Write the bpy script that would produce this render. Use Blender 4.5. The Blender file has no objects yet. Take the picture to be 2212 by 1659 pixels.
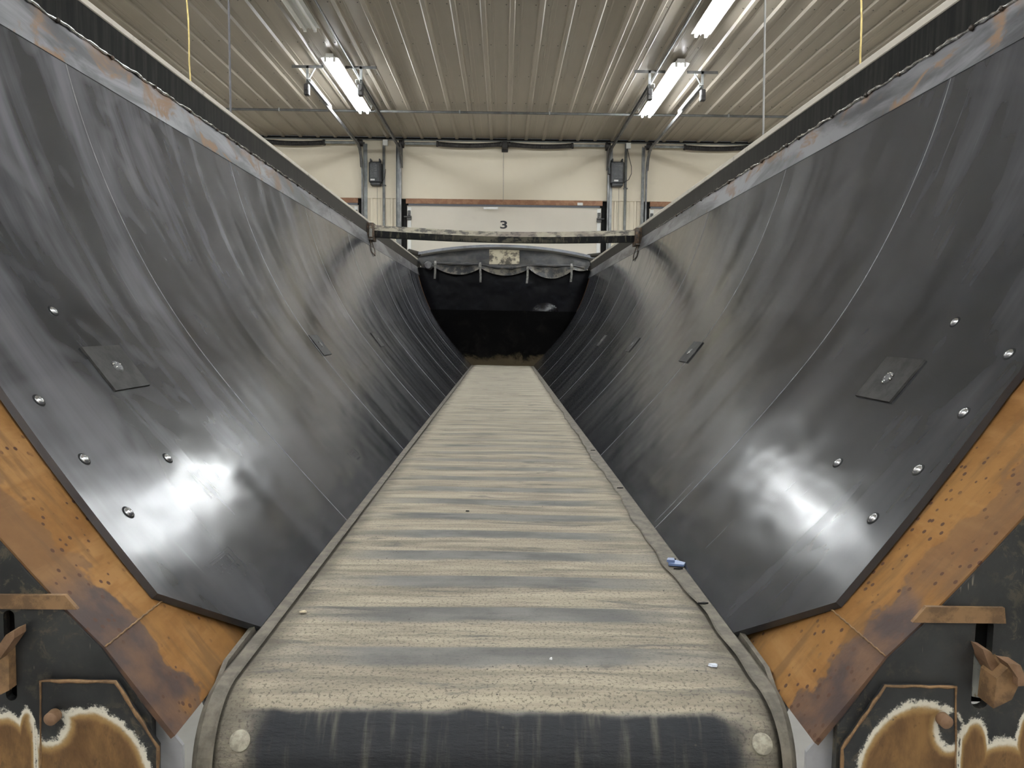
import bpy, math, random
from mathutils import Vector, Matrix
from mathutils.geometry import tessellate_polygon
random.seed(7)
SC = bpy.context.scene
COL = SC.collection
PI = math.pi

# ------------------------------------------------------------------ camera
W, HT, F = 2212.0, 1659.0, 1640.0
EYE = 1.83                                     # eye height over the shop floor
VPX, VPY, ROLL = 1087.0, 703.0, math.radians(0.55)
yv = Vector(((VPX-W/2)/F, -(VPY-HT/2)/F, -1.0)).normalized()      # world +Y in camera space
up = Vector((math.sin(ROLL), math.cos(ROLL), 0.0))
zv = (up - yv*up.dot(yv)).normalized()
xv = yv.cross(zv)
R = Matrix((xv, yv, zv))                       # rows: world axes seen in camera space = camera->world rotation
cam = bpy.data.cameras.new('camera'); camo = bpy.data.objects.new('camera', cam); COL.objects.link(camo)
camo.matrix_world = Matrix.Translation((0, 0, EYE)) @ R.to_4x4()
cam.sensor_width = 36.0; cam.lens = 36.0*F/W; cam.clip_start = 0.02; cam.clip_end = 200
SC.camera = camo

# ------------------------------------------------------------------ world, exposure
wd = bpy.data.worlds.new('world'); SC.world = wd; wd.use_nodes = True
wd.node_tree.nodes['Background'].inputs[0].default_value = (0.9, 0.93, 1.0, 1)
wd.node_tree.nodes['Background'].inputs[1].default_value = 0.05
SC.view_settings.view_transform = 'Standard'; SC.view_settings.look = 'None'
SC.view_settings.gamma = 1.0; SC.view_settings.use_curve_mapping = False
SC.view_settings.exposure = 1.1
TUBE_STRENGTH = 40.0

def ray(px, py):
    return (R @ Vector(((px-W/2)/F, -(py-HT/2)/F, -1.0))).normalized()
def P(px, py, Y):                              # the point of the plane y = Y seen at a pixel
    d = ray(px, py); t = Y/d.y
    return Vector((d.x*t, Y, EYE+d.z*t))

# ------------------------------------------------------------------ geometry helpers
class G:
    def __init__(s): s.v = []; s.f = []; s.uv = None; s.m = []
    def add(s, vs, fs, mi=0):
        n = len(s.v); s.v += [tuple(v) for v in vs]
        for f in fs: s.f.append(tuple(i+n for i in f)); s.m.append(mi)
        return s
    def box(s, x0, x1, y0, y1, z0, z1, mi=0, bev=0.0):
        if x0 > x1: x0, x1 = x1, x0
        if y0 > y1: y0, y1 = y1, y0
        if z0 > z1: z0, z1 = z1, z0
        if bev <= 0:
            vs = [(x, y, z) for z in (z0, z1) for y in (y0, y1) for x in (x0, x1)]
            return s.add(vs, [(0,2,3,1), (4,5,7,6), (0,1,5,4), (2,6,7,3), (0,4,6,2), (1,3,7,5)], mi)
        b = min(bev, (x1-x0)*.49, (y1-y0)*.49, (z1-z0)*.49)
        vs = []
        idx = {}
        for sx in (0, 1):
            for sy in (0, 1):
                for sz in (0, 1):
                    c = [(x0, x1)[sx], (y0, y1)[sy], (z0, z1)[sz]]; sg = [(1, -1)[sx], (1, -1)[sy], (1, -1)[sz]]
                    for ax in range(3):
                        p = [c[k]+sg[k]*b if k != ax else c[k] for k in range(3)]
                        idx[(sx, sy, sz, ax)] = len(vs); vs.append(p)
        fs = []
        I = lambda a, b_, c, ax: idx[(a, b_, c, ax)]
        for ax in range(3):
            o = [k for k in range(3) if k != ax]
            for sd in (0, 1):
                q = []
                for a, b_ in ((0,0), (1,0), (1,1), (0,1)):
                    t = [0, 0, 0]; t[ax] = sd; t[o[0]] = a; t[o[1]] = b_; q.append(I(*t, ax))
                fs.append(q)
        for ax in range(3):                     # edges parallel to ax
            o = [k for k in range(3) if k != ax]
            for a in (0, 1):
                for b_ in (0, 1):
                    t0 = [0, 0, 0]; t1 = [0, 0, 0]; t0[o[0]] = t1[o[0]] = a; t0[o[1]] = t1[o[1]] = b_; t0[ax] = 0; t1[ax] = 1
                    fs.append([I(*t0, o[0]), I(*t1, o[0]), I(*t1, o[1]), I(*t0, o[1])])
        for sx in (0, 1):
            for sy in (0, 1):
                for sz in (0, 1): fs.append([I(sx, sy, sz, 0), I(sx, sy, sz, 1), I(sx, sy, sz, 2)])
        return s.add(vs, fs, mi)
    def tube(s, pts, r, n=8, mi=0, cap=True, rs=None):
        pts = [Vector(p) for p in pts]; k = len(pts); vs = []; a = None
        for i, p in enumerate(pts):
            d = (pts[min(i+1, k-1)]-pts[max(i-1, 0)]).normalized()
            if a is None:
                a = d.orthogonal().normalized()
            else:
                a = (a-d*a.dot(d)).normalized()
            b = d.cross(a); rr = rs[i] if rs else r
            for j in range(n):
                t = 2*PI*(j+.5)/n; vs.append(p+(a*math.cos(t)+b*math.sin(t))*rr)
        fs = [(i*n+j, i*n+(j+1) % n, (i+1)*n+(j+1) % n, (i+1)*n+j) for i in range(k-1) for j in range(n)]
        if cap: fs += [tuple(range(n))[::-1], tuple((k-1)*n+j for j in range(n))]
        return s.add(vs, fs, mi)
    def sweep(s, pts, prof, side, mi=0):       # profile (a,b) with a along 'side', b along side x dir
        pts = [Vector(p) for p in pts]; k = len(pts); n = len(prof); vs = []; side = Vector(side)
        for i, p in enumerate(pts):
            d = (pts[min(i+1, k-1)]-pts[max(i-1, 0)]).normalized(); b = side.cross(d).normalized()
            vs += [p+side*q[0]+b*q[1] for q in prof]
        fs = [(i*n+j, i*n+(j+1) % n, (i+1)*n+(j+1) % n, (i+1)*n+j) for i in range(k-1) for j in range(n)]
        fs += [tuple(range(n))[::-1], tuple((k-1)*n+j for j in range(n))]
        return s.add(vs, fs, mi)
    def grid(s, fn, nu, nv, mi=0, uvf=None):
        n = len(s.v)
        s.v += [tuple(fn(i/nu, j/nv)) for i in range(nu+1) for j in range(nv+1)]
        m = nv+1
        for i in range(nu):
            for j in range(nv):
                s.f.append((n+i*m+j, n+(i+1)*m+j, n+(i+1)*m+j+1, n+i*m+j+1)); s.m.append(mi)
        return s
    def slab(s, fn, nrm, th, nu, nv, mi=0):    # a bent plate: fn(u,v) surface, nrm(u,v) outward
        n = len(s.v); m = nv+1; N = (nu+1)*m
        top = [Vector(fn(i/nu, j/nv)) for i in range(nu+1) for j in range(nv+1)]
        nn = [Vector(nrm(i/nu, j/nv)) for i in range(nu+1) for j in range(nv+1)]
        s.v += [tuple(p) for p in top]+[tuple(p+q*th) for p, q in zip(top, nn)]
        F_ = []
        for i in range(nu):
            for j in range(nv):
                F_.append((i*m+j, (i+1)*m+j, (i+1)*m+j+1, i*m+j+1)); F_.append((N+i*m+j, N+i*m+j+1, N+(i+1)*m+j+1, N+(i+1)*m+j))
        for i in range(nu):
            F_.append((i*m, N+i*m, N+(i+1)*m, (i+1)*m)); F_.append((i*m+nv, (i+1)*m+nv, N+(i+1)*m+nv, N+i*m+nv))
        for j in range(nv):
            F_.append((j, j+1, N+j+1, N+j)); F_.append((nu*m+j, N+nu*m+j, N+nu*m+j+1, nu*m+j+1))
        for f in F_: s.f.append(tuple(n+q for q in f)); s.m.append(mi)
        return s
    def plate(s, loops, y0, y1, mi=0):         # polygon (x,z) loops (outer, holes) extruded along y
        L = [[Vector((a, b, 0)) for a, b in lp] for lp in loops]
        tri = tessellate_polygon(L); flat = [q for lp in L for q in lp]; n = len(flat)
        vs = [(q.x, y0, q.y) for q in flat]+[(q.x, y1, q.y) for q in flat]
        fs = [tuple(t) for t in tri]+[tuple(i+n for i in t[::-1]) for t in tri]; o = 0
        for lp in L:
            k = len(lp)
            for i in range(k): a = o+i; b = o+(i+1) % k; fs.append((a, b, b+n, a+n))
            o += k
        return s.add(vs, fs, mi)
    def prism(s, poly, axis, a, b, mi=0):      # convex polygon in the plane normal to axis
        def mk(p, t):
            return (t, p[0], p[1]) if axis == 'x' else (p[0], t, p[1]) if axis == 'y' else (p[0], p[1], t)
        n = len(poly)
        vs = [mk(p, a) for p in poly]+[mk(p, b) for p in poly]
        fs = [tuple(range(n)), tuple(range(n, 2*n))[::-1]]+[(i, (i+1) % n, (i+1) % n+n, i+n) for i in range(n)]
        return s.add(vs, fs, mi)
    def lathe(s, c, ax, prof, n=16, mi=0):     # prof [(t along ax, r)]
        c = Vector(c); ax = Vector(ax).normalized(); a = ax.orthogonal().normalized(); b = ax.cross(a); vs = []
        for t, r in prof:
            for j in range(n):
                q = 2*PI*j/n; vs.append(c+ax*t+(a*math.cos(q)+b*math.sin(q))*r)
        k = len(prof)
        fs = [(i*n+j, i*n+(j+1) % n, (i+1)*n+(j+1) % n, (i+1)*n+j) for i in range(k-1) for j in range(n)]
        fs += [tuple(range(n))[::-1], tuple((k-1)*n+j for j in range(n))]
        return s.add(vs, fs, mi)

def wloc(o):
    v = Vector((0, 0, 0))
    while o: v += o.location; o = o.parent
    return v
import bmesh
def obj(name, g, mats, parent=None, smooth=False, origin=None, uvs=None, label=None, fixn=True, auto=None):
    me = bpy.data.meshes.new(name)
    xs = [v[0] for v in g.v]; ys = [v[1] for v in g.v]; zs = [v[2] for v in g.v]
    c = Vector(origin) if origin else Vector(((min(xs)+max(xs))/2, (min(ys)+max(ys))/2, min(zs) if parent is None else (min(zs)+max(zs))/2))
    me.from_pydata([(v[0]-c.x, v[1]-c.y, v[2]-c.z) for v in g.v], [], g.f)
    if uvs:
        ul = me.uv_layers.new(name='uv')
        for lp in me.loops:
            v = g.v[lp.vertex_index]; ul.data[lp.index].uv = uvs(v)
    if fixn:
        bm = bmesh.new(); bm.from_mesh(me); bmesh.ops.recalc_face_normals(bm, faces=bm.faces); bm.to_mesh(me); bm.free()
    mats = mats if isinstance(mats, (list, tuple)) else [mats]
    for m in mats: me.materials.append(m)
    if len(mats) > 1: me.polygons.foreach_set('material_index', g.m)
    if smooth:
        me.polygons.foreach_set('use_smooth', [True]*len(me.polygons))
        if auto: me.set_sharp_from_angle(angle=math.radians(auto))
    o = bpy.data.objects.new(name, me); COL.objects.link(o)
    o.location = c - (wloc(parent) if parent else Vector((0, 0, 0))); o.parent = parent
    if label: o['label'] = label
    return o
def tag(o, label, cat, group=None, kind=None):
    o['label'] = label; o['category'] = cat
    if group: o['group'] = group
    if kind: o['kind'] = kind
    return o
def thing(name, label, cat, loc, group=None):
    o = bpy.data.objects.new(name, None); COL.objects.link(o); o.location = loc; o.empty_display_size = .1
    return tag(o, label, cat, group)
def struct(o, label=None):
    o['kind'] = 'structure'
    if label: o['label'] = label
    return o
def copy_tree(o, dx, parent=None):
    c = o.copy(); COL.objects.link(c); c.parent = parent
    if parent is None: c.location = o.location+Vector(dx)
    for ch in list(o.children): copy_tree(ch, dx, c)
    return c

# ------------------------------------------------------------------ materials
class M:
    def __init__(s, name, base=(.5,.5,.5), rough=.5, metal=0.0, spec=.5):
        s.m = bpy.data.materials.new(name); s.m.use_nodes = True; s.t = s.m.node_tree; s.N = s.t.nodes
        s.b = s.N['Principled BSDF']; s.set('Base Color', base); s.set('Roughness', rough); s.set('Metallic', metal); s.set('Specular IOR Level', spec)
    def new(s, k): return s.N.new(k)
    def put(s, sock, v):
        if isinstance(v, (tuple, list)):
            v = tuple(v)
            if sock.type == 'RGBA' and len(v) == 3: v = v+(1,)
            sock.default_value = v
        elif isinstance(v, (int, float)):
            if sock.type == 'VECTOR': sock.default_value = (v, v, v)
            elif sock.type == 'RGBA': sock.default_value = (v, v, v, 1)
            else: sock.default_value = v
        else: s.t.links.new(v, sock)
    def set(s, k, v): s.put(s.b.inputs[k], v)
    def pos(s): 
        return s.new('ShaderNodeNewGeometry').outputs['Position']
    def uv(s): return s.new('ShaderNodeTexCoord').outputs['UV']
    def objc(s): return s.new('ShaderNodeTexCoord').outputs['Object']
    def rnd(s): return s.new('ShaderNodeObjectInfo').outputs['Random']
    def map(s, v, sc=(1,1,1), rot=(0,0,0), loc=(0,0,0)):
        n = s.new('ShaderNodeMapping'); s.put(n.inputs[0], v); n.inputs['Scale'].default_value = sc; n.inputs['Rotation'].default_value = rot; n.inputs['Location'].default_value = loc
        return n.outputs[0]
    def noise(s, v, sc=5.0, det=4.0, ro=.55, dist=0.0):
        n = s.new('ShaderNodeTexNoise'); s.put(n.inputs['Vector'], v); n.inputs['Scale'].default_value = sc; n.inputs['Detail'].default_value = det
        n.inputs['Roughness'].default_value = ro; n.inputs['Distortion'].default_value = dist
        return n.outputs['Fac']
    def vor(s, v, sc=5.0, feat='F1', rn=1.0):
        n = s.new('ShaderNodeTexVoronoi'); n.feature = feat; s.put(n.inputs['Vector'], v); n.inputs['Scale'].default_value = sc; n.inputs['Randomness'].default_value = rn
        return n.outputs['Distance']
    def ramp(s, f, st):
        n = s.new('ShaderNodeValToRGB'); s.put(n.inputs[0], f); e = n.color_ramp.elements
        while len(e) < len(st): e.new(.5)
        for q, (p, c) in zip(e, st):
            q.position = p; q.color = (c, c, c, 1) if isinstance(c, (int, float)) else tuple(c)+(1,)
        return n.outputs[0]
    def sm(s, f, a, b, x=0.0, y=1.0):
        n = s.new('ShaderNodeMapRange'); n.interpolation_type = 'SMOOTHSTEP'; s.put(n.inputs[0], f)
        for i, q in enumerate((a, b, x, y)): s.put(n.inputs[i+1], q)
        return n.outputs[0]
    def mix(s, f, a, b, mode='MIX'):
        n = s.new('ShaderNodeMix'); n.data_type = 'RGBA'; n.blend_type = mode
        s.put(n.inputs[0], f); s.put(n.inputs[6], a); s.put(n.inputs[7], b); return n.outputs[2]
    def ma(s, op, a, b=0.0, c=None):
        n = s.new('ShaderNodeMath'); n.operation = op; s.put(n.inputs[0], a); s.put(n.inputs[1], b)
        if c is not None: s.put(n.inputs[2], c)
        return n.outputs[0]
    def vm(s, op, a, b=(0,0,0), out=0):
        n = s.new('ShaderNodeVectorMath'); n.operation = op; s.put(n.inputs[0], a); s.put(n.inputs[1], b)
        return n.outputs['Value'] if op in ('LENGTH', 'DISTANCE') else n.outputs[0]
    def sep(s, v):
        n = s.new('ShaderNodeSeparateXYZ'); s.put(n.inputs[0], v); return n.outputs
    def bump(s, h, st=.3, d=.01, prev=None):
        n = s.new('ShaderNodeBump'); s.put(n.inputs['Height'], h); n.inputs['Strength'].default_value = st; n.inputs['Distance'].default_value = d
        if prev is not None: s.put(n.inputs['Normal'], prev)
        s.put(s.b.inputs['Normal'], n.outputs[0]); return n.outputs[0]

def mottled(name, c1, c2, sc=6, rough=.5, metal=0.0, bump=0.0, det=5, spec=.5):
    m = M(name, rough=rough, metal=metal, spec=spec); p = m.pos(); n = m.noise(p, sc, det)
    m.set('Base Color', m.mix(m.sm(n, .35, .65), c1, c2))
    if bump: m.bump(m.noise(p, sc*8, 3), bump, .005)
    return m.m

def liner_material():
    m = M('black_plastic_liner', spec=.55)
    uv = m.uv()                                             # u = metres along the trailer, v = metres up the wall
    st = m.noise(m.map(uv, (6, .8, 1)), 1.0, 5, .55, .5)    # smears running down the wall
    st2 = m.noise(m.map(uv, (45, 2.0, 1), loc=(3, 1, 0)), 1.0, 3, .5, .2)
    cl = m.noise(m.map(uv, (2.0, .9, 1), loc=(5, 2, 0)), 1.0, 3, .5, 1.0)
    sw = m.noise(m.map(uv, (2.6, 2.2, 1), loc=(9, 4, 0)), 1.0, 1, .4, 3.0)     # wiped arcs
    fine = m.noise(m.map(uv, (2, 160, 1)), 1.0, 2)
    q = m.sep(uv); v = q[1]
    left = m.sm(q[0], 15.0, 14.0)
    up_ = m.sm(v, .10, .70, .25, 1.0)
    base = m.mix(m.sm(cl, .3, .7), (.026, .027, .030), (.038, .038, .040))
    dust = m.ma('MULTIPLY', m.sm(st, .34, .74), up_)
    base = m.mix(m.ma('MULTIPLY', dust, m.ma('ADD', m.ma('MULTIPLY', left, .50), .30)), base, (.150, .150, .165))
    arcs = m.ma('MULTIPLY', m.sm(sw, .46, .66), up_)
    base = m.mix(m.ma('MULTIPLY', arcs, m.ma('ADD', m.ma('MULTIPLY', left, .26), .08)), base, (.15, .15, .16))
    sc = m.ma('MULTIPLY', m.sm(st2, .66, .74), m.sm(cl, .5, .62))
    base = m.mix(m.ma('MULTIPLY', sc, .35), base, (.24, .24, .25))
    m.set('Base Color', base)
    r = m.ma('ADD', m.ma('MULTIPLY', m.sm(st, .3, .7), .055), m.ma('MULTIPLY', m.sm(cl, .35, .65), .045))
    m.set('Roughness', m.ma('ADD', r, .135))
    b = m.bump(m.noise(m.map(uv, (3, 5, 1)), 1.0, 2), .12, .03)
    m.bump(fine, .006, .0015, b)
    return m.m

def rust_shell_material():
    m = M('rusted_steel_shell', rough=.75, spec=.25); p = m.pos(); s_ = m.sep(p)
    n = m.noise(p, 9, 6, .6); n2 = m.noise(m.map(p, (6, 30, 6)), 1.0, 4)
    org = m.mix(m.sm(n, .3, .7), (.18, .080, .020), (.265, .132, .040))
    org = m.mix(m.ma('MULTIPLY', m.sm(m.noise(m.map(p, (10, 2, 10), loc=(1, 5, 2)), 1.0, 5, .65), .50, .66), .55), org, (.34, .185, .07))
    org = m.mix(m.ma('MULTIPLY', m.sm(n2, .48, .66), .6), org, (.13, .070, .028))
    e = m.ma('ADD', s_[1], m.ma('MULTIPLY', m.ma('SUBTRACT', m.noise(p, 14, 4), .5), .14))
    scale = m.sm(e, 1.128, 1.116, 0, 1)
    nb = m.noise(p, 5.5, 2, .4, .5)
    low = m.sm(s_[2], EYE-.35, EYE-.39, .0, 1)
    brown = m.ma('MULTIPLY', scale, m.ma('SUBTRACT', 1.0, low))
    org = m.mix(m.ma('MULTIPLY', brown, .45), org, (.12, .072, .045))
    scale = m.ma('MULTIPLY', m.ma('MULTIPLY', scale, low), m.sm(nb, .30, .42))
    col = m.mix(scale, org, m.mix(m.sm(m.noise(p, 18, 4), .35, .7), (.060, .040, .035), (.13, .072, .042)))
    dots = m.ma('MULTIPLY', m.sm(m.vor(p, 60), .26, .18), m.sm(m.noise(p, 7, 2), .48, .56))
    col = m.mix(dots, col, (.075, .035, .02))
    m.set('Base Color', col); m.set('Roughness', m.ma('SUBTRACT', .8, m.ma('MULTIPLY', scale, .25)))
    m.bump(m.noise(p, 60, 4), .25, .003)
    return m.m

def band_material():
    m = M('weathered_steel_band', rough=.45, metal=.35); p = m.pos()
    n = m.noise(m.map(p, (4, 1.5, 7)), 1.0, 5, .62, .6); n2 = m.noise(m.map(p, (9, 5, 9), loc=(4, 0, 0)), 1.0, 5, .6, .8); far = m.sm(m.sep(p)[1], 5.5, 3.2)
    c = m.mix(m.sm(n, .38, .60), (.065, .065, .068), (.21, .21, .22))
    z = m.sep(p)[2]
    top = m.sm(z, EYE+.70, EYE+.83)
    rust = m.ma('MULTIPLY', m.sm(n2, m.ma('SUBTRACT', .55, m.ma('MULTIPLY', top, .14)), .64), far)
    m.set('Base Color', m.mix(rust, c, (.21, .13, .075))); m.set('Metallic', m.ma('SUBTRACT', .35, m.ma('MULTIPLY', rust, .35)))
    m.set('Roughness', m.ma('ADD', .4, m.ma('MULTIPLY', rust, .3)))
    m.bump(n2, .15, .004)
    return m.m

def rail_material():
    m = M('dusty_black_rail', rough=.8, spec=.15); p = m.pos()
    n = m.noise(m.map(p, (3, 45, 3)), 1.0, 4, .6); n2 = m.noise(p, 3.0, 4); far = m.sm(m.sep(p)[1], 2.0, 6.0)
    c = m.mix(m.sm(n, .35, .75), (.005, .005, .005), (.022, .021, .018))
    c = m.mix(m.ma('MULTIPLY', far, .75), c, (.060, .055, .047))
    m.set('Base Color', m.mix(m.ma('MULTIPLY', m.sm(n2, .55, .75), .4), c, (.075, .07, .058))); return m.m

def belt_material():
    m = M('dirty_belt_rubber', rough=.85, spec=.25); uv = m.uv(); q = m.sep(uv)      # u = metres across, v = metres along the belt
    v = q[1]; u = q[0]
    ph = m.ma('ABSOLUTE', m.ma('SUBTRACT', m.ma('FRACT', m.ma('ADD', m.ma('DIVIDE', v, .188), .5)), .5))   # 0 over a slat .. .5 between
    wob = m.ma('MULTIPLY', m.ma('SUBTRACT', m.noise(m.map(uv, (6, 30, 1)), 1.0, 4), .5), .16)
    slat = m.sm(m.ma('ADD', ph, wob), .24, .15)
    au = m.ma('ABSOLUTE', m.ma('ADD', u, m.ma('MULTIPLY', m.ma('SUBTRACT', m.noise(uv, 6, 3), .5), .25)))
    mid = m.sm(au, .40, .20)
    st = m.noise(m.map(uv, (2.5, 26, 1)), 1.0, 6, .65, .4)
    gr = m.noise(uv, 170, 3, .7); bl = m.noise(m.map(uv, (5, 7, 1)), 1.0, 4)
    near = m.sm(v, 1.6, -.2)                               # worn darker towards the tail end
    tan = m.mix(m.sm(st, .3, .7), (.18, .158, .122), (.36, .315, .235))
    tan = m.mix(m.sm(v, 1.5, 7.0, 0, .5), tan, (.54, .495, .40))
    tan = m.mix(m.ma('MULTIPLY', m.sm(gr, .52, .62), m.ma('ADD', m.ma('MULTIPLY', near, .45), .18)), tan, (.065, .056, .045))
    grey = m.mix(m.sm(bl, .35, .65), (.085, .086, .086), (.155, .153, .143))
    f = m.ma('MULTIPLY', slat, m.ma('ADD', m.ma('MULTIPLY', mid, .7), .15))
    f = m.ma('MULTIPLY', f, m.sm(v, 3.2, .9, .30, 1.0))
    c = m.mix(f, tan, grey)
    dk = m.noise(m.map(uv, (3.5, 22, 1), loc=(2, 7, 0)), 1.0, 6, .68, .9)
    c = m.mix(m.ma('MULTIPLY', m.sm(dk, .54, .64), .60), c, (.085, .082, .08))
    edge = m.sm(m.ma('ADD', m.ma('ABSOLUTE', u), m.ma('MULTIPLY', m.ma('SUBTRACT', m.noise(uv, 16, 4), .5), .09)), .35, .42)
    c = m.mix(m.ma('MULTIPLY', edge, .75), c, (.075, .066, .052))
    last = m.ma('MULTIPLY', m.sm(m.ma('ADD', v, m.ma('MULTIPLY', m.ma('SUBTRACT', m.noise(m.map(uv, (7, 7, 1)), 1.0, 5), .5), .05)), -.146, -.160), m.sm(au, .40, .33))
    dirt = m.noise(m.map(uv, (45, 5, 1)), 1.0, 4, .6)
    c = m.mix(last, c, m.mix(m.sm(dirt, .5, .75), (.024, .025, .028), (.085, .08, .068)))
    sp = m.ma('MULTIPLY', m.sm(m.vor(uv, 55), .13, .07), m.sm(m.noise(uv, 5, 2), .5, .6))
    c = m.mix(sp, c, (.05, .045, .04))
    m.set('Base Color', c); m.set('Roughness', m.ma('SUBTRACT', .9, m.ma('MULTIPLY', f, .25)))
    b = m.bump(m.noise(m.map(uv, (60, 190, 1)), 1.0, 4, .7), .45, .004)
    m.bump(m.noise(m.map(uv, (4, 40, 1)), 1.0, 4), .5, .006, b)
    return m.m

def endplate_material():
    m = M('scraped_black_end_plate', rough=.42, spec=.5); p = m.pos(); q = m.sep(p)
    xz = m.new('ShaderNodeCombineXYZ'); m.put(xz.inputs[0], q[0]); m.put(xz.inputs[1], q[2]); xz = xz.outputs[0]
    nz = m.noise(p, 20, 6, .75); hair = m.noise(p, 85, 5, .85)
    fld = None
    E = [(200,1700,134,182), (22,1722,68,190), (64,1630,22,100), (1975,1712,142,214), (2100,1645,32,98), (2160,1712,92,118), (2228,1608,36,86)]
    C = [(113,1552,46,54), (2046,1566,38,52)]
    for a, b, rx, ry in E:
        c = P(a, b, 1.03); k = 1.03/F
        l = m.vm('LENGTH', m.vm('MULTIPLY', m.vm('SUBTRACT', xz, (c.x, c.z, 0)), (1/(rx*k), 1/(ry*k), 0)))
        g = m.ma('MULTIPLY', m.ma('SUBTRACT', 1.0, l), ry/120.0)
        fld = g if fld is None else m.ma('MAXIMUM', fld, g)
    for a, b, rx, ry in C:
        c = P(a, b, 1.03); k = 1.03/F
        l = m.vm('LENGTH', m.vm('MULTIPLY', m.vm('SUBTRACT', xz, (c.x, c.z, 0)), (1/(rx*k), 1/(ry*k), 0)))
        fld = m.ma('MINIMUM', fld, m.ma('MULTIPLY', m.ma('SUBTRACT', l, 1.0), .45))
    for a in (79, 2070):
        c = P(a, 1600, 1.03)
        fld = m.ma('MINIMUM', fld, m.ma('SUBTRACT', m.ma('MULTIPLY', m.ma('ABSOLUTE', m.ma('SUBTRACT', q[0], c.x)), 40), .12))
    fld = m.ma('ADD', fld, m.ma('ADD', m.ma('MULTIPLY', m.ma('SUBTRACT', nz, .5), .20), .05))
    fh = m.ma('ADD', fld, m.ma('MULTIPLY', m.ma('SUBTRACT', hair, .5), .50))
    blk = m.mix(m.sm(m.noise(p, 7, 5), .35, .7), (.010, .011, .012), (.032, .033, .033))
    blk = m.mix(m.ma('MULTIPLY', m.sm(m.noise(p, 22, 5, .7), .56, .7), .55), blk, (.075, .062, .042))
    sm_ = m.ma('MULTIPLY', m.sm(m.noise(p, 34, 6, .75, .6), .52, .60), m.sm(m.noise(p, 6, 3, .5), .42, .6))
    blk = m.mix(m.ma('MULTIPLY', sm_, .7), blk, (.095, .078, .05))
    scr = m.ma('MULTIPLY', m.sm(m.noise(m.map(p, (160, 160, 22), rot=(0, .6, 0)), 1.0, 2, .4), .70, .76), m.sm(m.noise(p, 9, 2), .5, .6))
    blk = m.mix(m.ma('MULTIPLY', scr, .8), blk, (.26, .23, .17))
    rim = m.ma('MULTIPLY', m.sm(fh, -.10, -.02), m.sm(fld, .14, .04))
    rust = m.mix(m.sm(m.noise(m.map(p, (14, 14, 7)), 1.0, 6, .7, .4), .32, .68), (.085, .040, .013), (.215, .115, .038))
    rust = m.mix(m.ma('MULTIPLY', m.sm(m.noise(m.map(p, (45, 45, 22), loc=(3, 0, 1)), 1.0, 5, .7), .56, .68), .6), rust, (.055, .028, .011))
    rust = m.mix(m.sm(fld, .26, .10), rust, (.30, .18, .065))
    c = m.mix(m.sm(fh, .02, .07), blk, rust)
    c = m.mix(rim, c, m.mix(m.sm(fld, .02, .12), (.62, .585, .49), (.42, .31, .17)))
    m.set('Base Color', c); m.set('Roughness', m.ma('ADD', .42, m.ma('MULTIPLY', m.sm(fld, 0, .05), .4)))
    m.bump(m.noise(p, 90, 3), .2, .002)
    return m.m

def ceiling_material():
    m = M('cream_ceiling_metal', rough=.36, spec=.5); p = m.pos()
    n = m.noise(m.map(p, (4, .3, 1)), 1.0, 4); n2 = m.noise(m.map(p, (30, .8, 1)), 1.0, 3)
    c = m.mix(m.sm(n, .3, .7), (.31, .272, .215), (.36, .318, .255))
    m.set('Base Color', m.mix(m.ma('MULTIPLY', m.sm(n2, .55, .8), .25), c, (.25, .22, .17))); return m.m

def wall_material(name='cream_wall_board', a=(.70, .63, .50), b=(.76, .695, .56)):
    m = M(name, rough=.7, spec=.25); p = m.pos(); n = m.noise(m.map(p, (.8, 1, .6)), 1.0, 4)
    c = m.mix(m.sm(n, .3, .7), a, b)
    m.set('Base Color', m.mix(m.ma('MULTIPLY', m.sm(m.noise(p, 3, 5), .62, .8), .12), c, (.3, .26, .2))); return m.m

def beam_material(pale_):
    m = M('pale_flaking_beam_face' if pale_ else 'black_flaking_beam_face', rough=.55); p = m.pos(); q = m.sep(p)
    n = m.noise(m.map(p, (9, 1, 22)), 1.0, 6, .7); n2 = m.noise(m.map(p, (35, 1, 9)), 1.0, 4, .6)
    if pale_:
        c = m.mix(m.sm(n, .40, .54), (.09, .085, .075), (.42, .38, .29))
        rus = m.sm(m.noise(m.map(p, (2.2, 1, 3)), 1.0, 4), .5, .6)
        c = m.mix(m.ma('MULTIPLY', rus, .6), c, (.14, .105, .10))
    else:
        c = m.mix(m.sm(n2, .50, .68), (.008, .009, .010), (.11, .10, .07))
        c = m.mix(m.ma('MULTIPLY', m.sm(m.ma('ABSOLUTE', q[0]), .75, .0), m.sm(n, .45, .55)), c, (.13, .118, .085))
    m.set('Base Color', c); return m.m

def tarp_material():
    m = M('dusty_black_tarp', rough=.55); p = m.pos()
    n = m.noise(m.map(p, (3, 3, 9)), 1.0, 5, .6); z = m.sep(p)[2]
    c = m.mix(m.sm(n, .35, .7), (.018, .019, .021), (.045, .045, .047))
    low = m.sm(z, EYE+.86, EYE+.76)
    d = m.ma('MULTIPLY', m.sm(m.noise(p, 7, 5, .7), .42, .62), m.ma('ADD', m.ma('MULTIPLY', low, .75), .12))
    m.set('Base Color', m.mix(d, c, (.22, .195, .15))); m.bump(n, .3, .02); return m.m

def stained(name, a, b, sc, lo=.45, hi=.6, rough=.6):
    m = M(name, rough=rough); p = m.pos(); m.set('Base Color', m.mix(m.sm(m.noise(p, sc, 6, .7), lo, hi), a, b)); return m.m

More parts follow.
